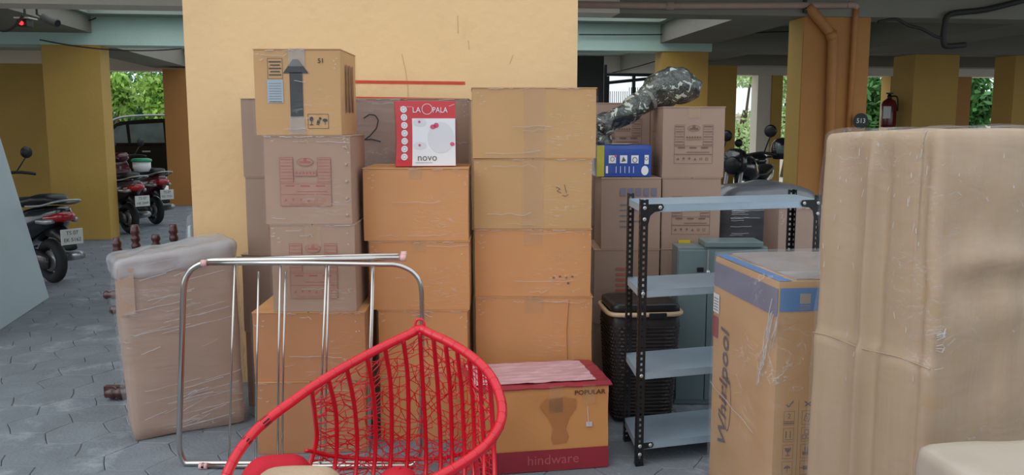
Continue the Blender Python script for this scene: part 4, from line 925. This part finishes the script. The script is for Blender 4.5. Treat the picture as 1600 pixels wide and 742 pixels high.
for k_ in range(9):
    z = .86+rng.uniform(-.06, .10); tube(q, [(-BW/2+.002, -BD/2-.012, z), (-BW/2+.02, -BD/2-.017, z+rng.uniform(-.01, .01)), (-BW/2+.03, -BD/2-.015, z+rng.uniform(-.012, .012))], .0009, 4)
obj('film_crease_glint', q, 'film_white', r, kind='stuff')

# lower wrapped parcel in the near corner
near = atz(1425, 690, .84); rz = math.radians(6)
lw, ld, lh = .62, .46, .842
r = thing('wrapped_parcel', Vector((near.x, near.y, 0)) + Matrix.Rotation(rz, 3, 'Z') @ Vector((lw/2, -ld/2, 0)), rz, 'low parcel with pale paper-wrapped top in the bottom right corner', 'wrapped parcel')
obj('body', soft_box(lw-.01, ld-.01, lh-.01, .02, 16, .008, 5, seed=12), 'mauve', r, smooth=True)
b = soft_box(lw, ld, .10, .03, 18, .010, 8, lambda c, n: c+Vector((0, 0, lh-.10+.004)), seed=13); obj('top_wrap', b, mat('pale_wrap_paper', (184,170,156), .5, var=.06, scale=5, bump=.5, bscale=14, coat=.4), r, smooth=True)

# =================================================================== LEANING BOARDS (left)
r = thing('leaning_board', (0,0,0), 0, 'pale blue-grey board leaning at the left edge by the scooter', 'board')
f0, f1 = atz(10, 508), atz(75, 465); r.location = f0; d = f1-f0
tl = Vector((-.42, .02, 1.78)); b = nb()
n_ = d.cross(tl).normalized()*.009; ext = -d*.55
qv = [Vector((0,0,0))+ext*1, d.copy(), d+tl, ext+tl]
lo = [b.verts.new(v-n_) for v in qv]; hi = [b.verts.new(v+n_) for v in qv]
b.faces.new(lo); b.faces.new(hi[::-1]); [b.faces.new((lo[i], lo[(i+1) % 4], hi[(i+1) % 4], hi[i])) for i in range(4)]
for v in b.verts: v.co.z = max(v.co.z, 0)
obj('panel', b, 'pale_board', r)
b = nb(); m_ = d*.55+tl*.33; nn = n_.normalized()*-1 if n_.y > 0 else n_.normalized()
tube(b, [m_+nn*.012, m_+nn*.03], .018, 10); obj('knob', b, 'black', r)
f = atz(-10, 516)+Vector((-.08, -.16, 0)); r = thing('leaning_board', f, 0, 'narrow darker slate-blue board standing nearest the left frame edge, before the pale board', 'board')
obj('panel', prism([(0-.3, 0), (.06, 0), (-.12, .85), (-.45, .85)], -.03, -.01), mat('slate_board', (112,134,150), .5), r)
obj('edge_strip', prism([(.055, 0), (.063, 0), (-.117, .85), (-.125, .85)], -.032, -.008), 'silver', r)

# =================================================================== SCOOTERS
def wheel(c, R_=.215, wd=.05):
    b = nb(); seg = 24; pts = [(c[0]+math.cos(2*PI*i/seg)*(R_-wd), c[1], c[2]+math.sin(2*PI*i/seg)*(R_-wd)) for i in range(seg)]; tube(b, pts, wd, 10, True); return b
def disc(c, R_, t): return lt([(R_*.3, -t), (R_, -t*.6), (R_, t*.6), (R_*.3, t)], 18, Matrix.Translation(c) @ Matrix.Rotation(PI/2, 4, 'X'))
def scooter(loc, heading, paint, label, plate='TS', s=1.0, lod=1):
    r = thing('scooter', loc, heading, label, 'scooter', None); r.scale = (s, s, s)
    obj('wheel', wheel((0, 0, .215)), 'black_matt', r, smooth=True); obj('hub', disc((0, 0, .215), .1, .05), 'silver', r, smooth=True)
    obj('wheel', wheel((1.24, 0, .215)), 'black_matt', r, smooth=True); obj('hub', disc((1.24, 0, .215), .1, .04), 'silver', r, smooth=True)
    obj('rear_body', loft([(-.28, .70, .05, .03), (-.24, .68, .09, .07), (-.1, .63, .15, .12), (.12, .56, .18, .17), (.38, .50, .17, .18), (.55, .44, .13, .16), (.62, .38, .08, .12)]), paint, r, smooth=True)
    obj('seat', loft([(-.20, .80, .07, .025), (-.14, .81, .12, .05), (.05, .80, .14, .055), (.25, .765, .145, .05), (.45, .755, .13, .05), (.58, .74, .09, .035)]), 'seat', r, smooth=True)
    obj('tail_light', loft([(-.315, .655, .04, .02), (-.29, .655, .09, .045), (-.22, .645, .11, .05), (-.14, .64, .14, .04)]), 'tail', r, smooth=True)
    for sy in (-1, 1): obj('indicator', loft([(-.26, .615, .02, .018, sy*.11), (-.2, .61, .03, .025, sy*.135), (-.08, .61, .02, .02, sy*.158)]), 'silver', r, smooth=True)
    obj('grab_rail', tb(crom([(.1, -.16, .74), (-.15, -.15, .76), (-.33, -.12, .80), (-.36, 0, .81), (-.33, .12, .80), (-.15, .15, .76), (.1, .16, .74)], 4), .011, 8), 'silver', r, smooth=True)
    obj('rear_mudguard', loft([(-.34, .36, .06, .02), (-.30, .44, .07, .06), (-.18, .50, .08, .06), (-.05, .5, .08, .05)]), 'black', r, smooth=True)
    pl = obj('number_plate', bx(-.372, -.362, -.105, .105, .40, .545, bev=.004), 'plate', r)
    k = Ink(lambda a, c: Vector((-.374, -a, c))); k.text('TS 07', .05, 0, .508); k.text('EK 5162' if plate == 'a' else 'HB 2049' if plate == 'b' else 'FD 7731', .048, 0, .443); k.done('black_ink', pl, 'plate_number')
    obj('engine_cover', loft([(-.12, .22, .03, .06, .11), (0, .24, .05, .09, .12), (.2, .27, .05, .09, .12), (.42, .3, .04, .07, .1)]), 'scooter_g', r, smooth=True)
    obj('silencer', tb([(-.28, -.13, .28), (0, -.13, .24), (.25, -.12, .22)], [.04, .05, .03], 10), 'silver', r, smooth=True)
    obj('footboard', bx(.52, .98, -.16, .16, .28, .33, bev=.02), 'black', r)
    obj('front_apron', loft([(.92, .36, .15, .06), (.96, .5, .19, .1), (1.0, .66, .2, .14), (1.02, .8, .16, .12), (1.0, .92, .1, .06)]), paint, r, smooth=True)
    obj('front_mudguard', loft([(1.02, .40, .05, .03), (1.12, .47, .07, .04), (1.26, .48, .075, .035), (1.4, .42, .06, .03), (1.45, .36, .03, .02)]), paint, r, smooth=True)
    obj('headlamp_cowl', loft([(.90, 1.0, .07, .04), (.95, 1.0, .13, .07), (1.03, .98, .12, .08), (1.10, .95, .07, .05)]), paint, r, smooth=True)
    obj('fork', tb([(1.0, 0, .85), (1.24, .07, .215)], .02, 8), 'silver', r)
    obj('handlebar', tb(crom([(.82, -.34, 1.0), (.92, -.2, 1.02), (.97, 0, 1.0), (.92, .2, 1.02), (.82, .34, 1.0)], 4), .016, 8), 'black', r, smooth=True)
    for sy in (-1, 1):
        mrr = obj('mirror', lt([(.01, -.008), (.058, -.008), (.062, .0), (.05, .012), (.01, .016)], 18, Matrix.Translation((.90, sy*.30, 1.22)) @ Matrix.Rotation(PI/2, 4, 'Y')), 'black', r, smooth=True)
        obj('mirror_stem', tb([(.93, sy*.2, 1.02), (.93, sy*.27, 1.12), (.905, sy*.30, 1.18)], .007, 6), 'black', mrr)
    return r
def head(deg): return math.radians(deg)
scooter(B(-3.50, 8.50) + Vector((.13, 0, 0)), head(147), 'scooter', 'black scooter parked beside the leaning board, its number plate toward camera', 'a')
scooter(B(-3.84, 12.3), head(143), 'scooter_g', 'dark grey scooter in the left gap, nearer of the pair by the car', 'b')
scooter(B(-3.80, 13.4), head(141), 'scooter_m', 'maroon scooter in the left gap, farther of the pair by the car', 'c')
scooter(B(-5.0, 10.6), head(140), 'scooter', 'black scooter mostly hidden behind the leaning board and left column', 'b')
p = at(222, 262, 13.2)
r = thing('plastic_tub', (p.x-.03, 13.0, .87), 0, 'small tub with green lid on the grey scooter seat', 'tub')
r.location = (at(222, 268, 12.0).x, 12.0, at(222, 268, 12.0).z)
obj('tub', lt([(.09, 0), (.12, .05), (.12, .14)], 18), 'white', r, smooth=True); obj('lid', lt([(.135, .14), (.135, .17), (.1, .185)], 18), 'green_lid', r, smooth=True)
# right side two-wheelers, seen from the front over the rack
def motorcycle(loc, heading, label, s=1.0):
    r = thing('motorcycle', loc, heading, label, 'motorcycle'); r.scale = (s, s, s)
    for x in (0, 1.3):
        obj('wheel', wheel((x, 0, .3), .3, .045), 'black_matt', r, smooth=True)
        b = nb(); [tube(b, [(x, 0, .3), (x+.24*math.cos(a), 0, .3+.24*math.sin(a))], .008, 5) for a in [PI/5*i for i in range(10)]]; obj('spokes', b, 'silver', r)
    obj('engine', soft_box(.34, .26, .3, .05, 5, .01, 9, lambda c, n: c+Vector((.6, 0, .28))), 'scooter_g', r)
    obj('fuel_tank', loft([(.45, .82, .08, .06), (.55, .85, .13, .12), (.75, .9, .15, .14), (.92, .92, .1, .1), (.98, .92, .05, .06)]), 'scooter', r, smooth=True)
    obj('seat', loft([(-.25, .88, .08, .03), (-.1, .86, .12, .05), (.2, .8, .12, .05), (.48, .8, .09, .05)]), 'seat', r, smooth=True)
    obj('tail', loft([(-.4, .82, .04, .03), (-.25, .78, .08, .06), (.1, .7, .1, .08), (.4, .66, .09, .1)]), 'scooter', r, smooth=True)
    obj('frame', tb([(0, .0, .3), (.4, .0, .45), (.6, 0, .3), (.95, 0, .6), (1.0, 0, .95)], .03, 8), 'black', r)
    for sy in (-1, 1): obj('fork', tb([(1.02, sy*.08, 1.0), (1.3, sy*.08, .3)], .022, 8), 'silver', r)
    obj('headlamp', lt([(.03, -.1), (.09, -.04), (.095, .02), (.07, .04)], 18, Matrix.Translation((1.12, 0, .95)) @ Matrix.Rotation(PI/2, 4, 'Y')), 'black', r, smooth=True)
    obj('headlamp_cowl', loft([(1.0, .98, .11, .14), (1.06, .98, .14, .15), (1.12, .97, .12, .12)]), 'scooter', r, smooth=True)
    obj('handlebar', tb(crom([(.82, -.38, 1.06), (.95, -.25, 1.08), (1.02, 0, 1.04), (.95, .25, 1.08), (.82, .38, 1.06)], 4), .016, 8), 'black', r, smooth=True)
    obj('mudguard', loft([(1.0, .55, .05, .02), (1.15, .63, .06, .03), (1.4, .63, .06, .03), (1.55, .53, .05, .02)]), 'scooter', r, smooth=True)
    for sy in (-1, 1):
        mrr = obj('mirror', lt([(.01, -.008), (.066, -.008), (.07, .0), (.05, .012), (.01, .016)], 18, Matrix.Translation((.92, sy*.34, 1.32)) @ Matrix.Rotation(PI/2, 4, 'Y')), 'black', r, smooth=True)
        obj('mirror_stem', tb([(.93, sy*.28, 1.08), (.93, sy*.32, 1.2), (.92, sy*.34, 1.26)], .008, 6), 'black', mrr)
    return r
p = at(1150, 260, 10.5); motorcycle((p.x+.0, 11.9, 0), math.radians(-112), 'black motorcycle with round mirror just right of the topmost grey-brown carton', 1.03)
p = at(1205, 260, 10.0); motorcycle((p.x+.24, 11.2, 0), math.radians(-122), 'black motorcycle nearest the numbered column, its mirror raised', 1.08)
p = at(1228, 260, 11.5); m3 = scooter((p.x+.3, 13.9, 0), math.radians(-105), 'scooter', 'black scooter behind the motorcycles, half hidden by the numbered column', 'c')
p = at(1222, 232, 11.0)
r = thing('helmet', (p.x, 10.55, p.z-.14), 0, 'dark helmet resting on the motorcycle beside the numbered column', 'helmet')
r.location = (at(1222, 232, 10.6).x, 10.6, at(1222, 232, 10.6).z-.13)
obj('shell', lt([(.10, 0), (.135, .06), (.14, .13), (.12, .2), (.07, .25), (.01, .265)], 20), 'scooter', r, smooth=True); obj('visor', loft([(-.10, .12, .02, .05, -.10), (0, .12, .02, .055, -.145), (.10, .12, .02, .05, -.10)]), 'car_glass', r, smooth=True)

# =================================================================== CAR in the left gap
cpos = B(-5.4, 19.6); r = thing('parked_car', cpos, TH, 'dark parked car with silver roof rail seen through the left gap', 'car')
prof = [(-2.1,.45),(-2.12,.8),(-1.95,.98),(-1.2,1.05),(1.35,1.08),(2.0,1.02),(2.08,.7),(2.05,.38),(1.7,.30),(-1.7,.30)]
obj('body', prism(prof, -.87, .87, .05), 'car', r, smooth=False)
obj('cabin', prism([(-1.25,1.05),(-.62,1.56),(.2,1.63),(1.1,1.60),(1.75,1.10)], -.72, .72, .04), 'car', r)
for poly in ([(-1.0,1.12),(-.62,1.46),(-.45,1.50),(-.42,1.12)], [(-.36,1.12),(-.38,1.5),(.3,1.54),(.32,1.12)], [(.40,1.12),(.38,1.54),(.98,1.51),(1.0,1.12)], [(1.08,1.14),(1.06,1.5),(1.2,1.46),(1.45,1.14)]):
    obj('window', prism(poly, -.735, -.722), 'car_glass', r)
obj('roof_rail', tb(crom([(-.85, -.66, 1.52), (-.5, -.66, 1.66), (.3, -.66, 1.70), (1.1, -.66, 1.67), (1.4, -.66, 1.55)], 5), .022, 8), 'silver', r)
for x in (-1.3, 1.3): obj('wheel', wheel((x, -.80, .33), .33, .09), 'black_matt', r, smooth=True); obj('hub', disc((x, -.82, .33), .2, .06), 'silver', r)
for x in (-.1, .75): obj('door_handle', bx(x, x+.16, -.90, -.872, .93, .96), 'silver', r)
obj('sill_trim', bx(-1.1, 1.1, -.895, -.872, .33, .42), 'silver', r)
obj('door_mirror', loft([(-.95, 1.1, .04, .05, -.93), (-.85, 1.12, .08, .07, -.95), (-.78, 1.12, .04, .05, -.93)]), 'car', r, smooth=True)

# =================================================================== TREES AND SHRUBS beyond
def foliage(name, blobs, n, size, m, parent):
    V, Fc = [], []; rng = random.Random(n)
    for _ in range(n):
        bx_, by_, bz_, br, bh = rng.choice(blobs)
        a, u, rr_ = rng.uniform(0, 2*PI), rng.uniform(-1, 1), rng.random()**.33
        s = math.sqrt(1-u*u); c = Vector((bx_+br*rr_*s*math.cos(a), by_+br*rr_*s*math.sin(a), bz_+bh*rr_*u))
        d = Vector((rng.gauss(0, 1), rng.gauss(0, 1), rng.gauss(-.6, .8))).normalized(); e = d.orthogonal().normalized(); e = (Matrix.Rotation(rng.uniform(0, 6.28), 3, d) @ e)
        ln = size*rng.uniform(.7, 1.5); wd = ln*.22; i = len(V)
        V += [c, c+d*ln*.5+e*wd, c+d*ln, c+d*ln*.5-e*wd]; Fc.append((i, i+1, i+2, i+3))
    me = bpy.data.meshes.new(name); me.from_pydata([tuple(v) for v in V], [], Fc)
    return obj(name, me, m, parent, kind='stuff')
def tree(x, y, H_, blobs, n, size, m, label, cat='tree', tr=.12):
    r = thing('tree' if cat == 'tree' else 'shrub', (x, y, 0), 0, label, cat)
    obj('trunk', tb(crom([(0, 0, 0), (.08, 0, H_*.3), (-.05, .05, H_*.6), (.05, 0, H_)], 4), [tr*(1-.05*i) for i in range(13)], 8), 'bark', r, smooth=True)
    b = nb(); rng = random.Random(int(x*10))
    for bl in blobs: tube(b, crom([(0, 0, H_*.35), (bl[0]*.5, bl[1]*.5, (H_*.35+bl[2])/2+.1), (bl[0], bl[1], bl[2])], 4), [.05-.003*i for i in range(9)], 6)
    obj('branches', b, 'bark', r, smooth=True, kind='stuff'); foliage('foliage', blobs, n, size, M[m], r)
X = lambda px, Y: at(px, 190, Y).x
tree(X(200, 23), 23, 2.4, [(-.9,0,1.7,1.1,.9),(.2,.3,1.4,1.1,.9),(1.0,0,2.0,1.1,.9),(0,.2,2.8,1.6,.9),(-1.4,0,2.7,1,.8)], 14000, .11, 'leaf3', 'broad green tree filling the gap above the dark car')
tree(X(175, 21.6), 21.6, 2.8, [(0,0,2.55,.5,.45),(.3,0,2.1,.3,.4)], 900, .17, 'leaf2', 'light green drooping branches at the left of the car gap', tr=.03)
tree(X(238, 21.4), 21.4, 2.8, [(0,0,2.3,.42,.55),(.25,0,1.8,.35,.4),(.4,0,2.4,.3,.3)], 1300, .15, 'leaf2', 'light green bamboo-like clump at the right of the car gap', tr=.03)
tree(X(3, 25), 25, 3.6, [(0,0,3.3,1.0,.9),(.8,0,3.9,.7,.6)], 1800, .18, 'leaf', 'sparse tree above the yard wall at the far left edge', tr=.06)
tree(X(1160, 24), 24, 1.9, [(-.2,0,1.0,1.1,.6),(.5,0,1.3,.9,.7),(-.8,.2,.7,.8,.5),(.2,0,2.9,.9,.35)], 5200, .12, 'leaf4', 'rounded green bush between the right columns above the motorcycles', 'tree')
tree(X(1228, 24.5), 24.5, 2.4, [(0,0,2.2,.55,.8),(.3,0,2.8,.5,.4)], 2200, .13, 'leaf4', 'pale green bush left of the numbered column', 'tree')
tree(X(1376, 20.5), 20.5, 2.4, [(0,0,1.4,.6,.8),(.1,0,2.3,.7,.7),(-.1,0,.7,.5,.5)], 4200, .17, 'leaf3', 'dense dark green tree right of the numbered column')
tree(X(1524, 21), 21, 2.6, [(0,0,2.2,.42,.6),(.0,0,1.75,.25,.35),(-.4,0,2.5,.4,.5)], 1700, .2, 'leaf3', 'drooping dark green branch in the far right gap', tr=.05)
tree(X(1555, 25), 25, 2.6, [(0,0,2.0,1.0,.35),(-.6,0,1.75,.6,.25),(.3,0,3.0,.5,.5)], 1700, .14, 'leaf4', 'low pale hedge tree above the yard wall in the far right gap', tr=.05)

# =================================================================== DETAILS ON THE BUILDING
# numbered sign disc
sp = B(3.61+.79*.62, 7.80, at(1339, 189, 8.1).z)
r = thing('number_sign', at(1339, 189, (B(4.13, 7.8)).y)+Vector((0, -.085, 0)), TH, 'round black sign numbered 513 on the orange column', 'sign')
obj('plate', lt([(.072, 0), (.074, .004), (.072, .008)], 28, Matrix.Rotation(PI/2, 4, 'X')), 'sign', r)
k = Ink(lambda a, c: Vector((a, -.0095, c))); obj('bracket', bx(-.015, .015, 0, .09, -.015, .015), 'sign', r); k.text('513', .062, 0, 0, bold=.0008); k.done('sign_w', r, 'number')
# pipes on the numbered column
YP = B(3.9, 7.76).y
def bp(px, py, off=0): 
    v = ray(px, py); v1 = -v[0]*ST+v[1]*CT; t = (7.76+off)/v1; return Vector((v[0]*t, v[1]*t, EYE+v[2]*t))
r = thing('drain_pipe', bp(1270, 200), 0, 'thick orange-painted drain pipe with an offset bend on the numbered column', 'pipe'); o0 = r.location.copy()
low = bp(1291, 200); low.z = .02; obj('pipe', tb([q-o0 for q in (bp(1262, 10), bp(1268, 16), bp(1298, 52), bp(1301, 60), low+Vector((.06,0,0)))], .045, 14), 'pipe', r, smooth=True)
obj('coupling', tb([bp(1298, 50)-o0, bp(1301, 62)-o0], .055, 14), 'pipe', r, smooth=True)
r = thing('drain_pipe', bp(1335, 200), 0, 'thinner orange-painted pipe running straight down the numbered column', 'pipe'); o0 = r.location.copy()
low = bp(1326, 200); low.z = .02; obj('pipe', tb([q-o0 for q in (bp(1338, 12, .02), bp(1336, 30, .02), low+Vector((0,.02,0)))], .027, 12), 'pipe', r, smooth=True); obj('elbow', tb([q-o0 for q in crom([bp(1322, 8, .02), bp(1334, 8, .02), bp(1339, 13, .02)], 4)], .032, 12), 'pipe_b', r, smooth=True)
r = thing('service_pipe', bp(1100, 9), 0, 'long reddish-beige pipe along the beam right of the ochre wall', 'pipe'); o0 = r.location.copy()
obj('pipe', tb([bp(840, 6)-o0, bp(1045, 9)-o0, bp(1322, 8)-o0], .03, 12), 'pipe_b', r, smooth=True); obj('coupling', tb([bp(1040, 9)-o0, bp(1052, 9)-o0], .037, 12), 'pipe_b', r, smooth=True)
obj('bracket', tb([bp(1258, 0)-o0, bp(1258, 20)-o0], .02, 8), 'rack_black', r)
# fire extinguisher
p = at(1394, 165, 11.9); ex = bp(1389, 165, 4.34)
r = thing('fire_extinguisher', (ex.x, ex.y, at(1396, 200, ex.y).z), 0, 'dark red fire extinguisher hanging on the ochre column at right', 'fire extinguisher')
obj('cylinder', lt([(.02, 0), (.105, .02), (.11, .05), (.11, .34), (.085, .40), (.03, .44)], 20), 'red_tank', r, smooth=True)
obj('valve', lt([(.03, .44), (.035, .47), (.02, .50)], 12), 'black', r); obj('handle', bx(-.05, .05, -.012, .012, .50, .525, bev=.004), 'black', r)
obj('hose', tb(crom([(.03, 0, .47), (.12, 0, .45), (.13, 0, .25)], 5), .012, 8), 'black', r, smooth=True)
obj('paper_label', bx(-.13, -.02, -.122, -.114, .14, .32), 'plate', r); obj('wall_bracket', bx(.08, .135, -.02, .02, .28, .32), 'black', r)
# bundle of stained cables above, and cameras at left
r = thing('cable_run', bp(1480, 60, -.03), 0, 'dark pipe elbow and cable run under the beam above the right column', 'cable'); o0 = r.location.copy()
obj('conduit', tb([q-o0 for q in crom([bp(1600, 0, -.03), bp(1540, 15, -.03), bp(1485, 22, -.03), bp(1476, 40, -.03), bp(1474, 64, -.03), bp(1480, 72, -.03), bp(1508, 70, -.03)], 4)], .028, 8), 'cable', r, smooth=True)
obj('cable', tb([q-o0 for q in crom([bp(1372, 34, -.03), bp(1400, 30, -.03), bp(1420, 40, -.03), bp(1440, 45, -.03), bp(1460, 56, -.03), bp(1474, 60, -.03)], 4)], .014, 6), 'cable', r)
def lbp(px, py, v): 
    q = ray(px, py); t = v/(-q[0]*ST+q[1]*CT); return Vector((q[0]*t, q[1]*t, EYE+q[2]*t))
r = thing('security_camera', lbp(40, 30, 9.2), 0, 'security camera with a glowing red light under the left beam', 'camera'); o0 = r.location.copy()
c0 = lbp(38, 37, 9.2)-o0; obj('housing', bx(c0.x-.05, c0.x+.05, -.05, .08, c0.z-.03, c0.z+.04, bev=.008), 'rack_black', r); obj('sunshade', bx(c0.x-.06, c0.x+.09, -.08, .08, c0.z+.045, c0.z+.055), 'plate', r)
obj('light', lt([(.02, 0), (.018, .012), (.004, .02)], 14, Matrix.Translation((c0.x, -.052, c0.z)) @ Matrix.Rotation(PI/2, 4, 'X')), 'led', r, label='lit red light')
obj('mount', tb([(c0.x, .02, c0.z), (c0.x, .02, c0.z+.9)], .012, 8), 'cable', r); 
r = thing('security_camera', lbp(78, 32, 9.6), 0, 'grey bullet camera on a bracket right of the red light', 'camera'); o0 = r.location.copy()
obj('housing', tb([Vector((-.07, .0, .03)), Vector((.09, -.03, -.03))], .045, 12), 'grey_ink', r, smooth=True); obj('bracket', tb([(-.06, 0, .03), (-.13, 0, .06), (-.13, 0, 1.0)], .012, 8), 'cable', r); obj('lens', tb([(.09, -.03, -.03), (.10, -.034, -.034)], .035, 12), 'black', r)
def sag(name, label, A_, C_, s, rad=.008, grp=None):
    pts = [A_.lerp(C_, i/10)+Vector((0, 0, -s*4*(i/10)*(1-i/10))) for i in range(11)]; o0 = pts[0].copy(); b = tb([q-o0 for q in pts], rad, 6); o = obj(name, b, 'cable'); o.location = o0; tag(o, label, 'cable'); return o
sag('cable', 'thin cable drooping across the teal beam at upper left', lbp(75, 12, 11.6), lbp(150, 28, 11.6), .10)
sag('cable', 'cable sagging along the left column top', lbp(62, 62, 11.6), lbp(284, 76, 11.6), .07)
sag('cable', 'heavy dark cable pair drooping at the top left corner', lbp(-20, 33, 9.1), lbp(36, 24, 9.1), .12, .014)
sag('cable', 'thin dark wire running along the teal beam at right', lbp(905, 54, 11.6), lbp(1260, 48, 11.6), .02)
sag('cable', 'loose wire behind the iron gate top', lbp(955, 114, 13.3), lbp(1036, 92, 13.3), .01)
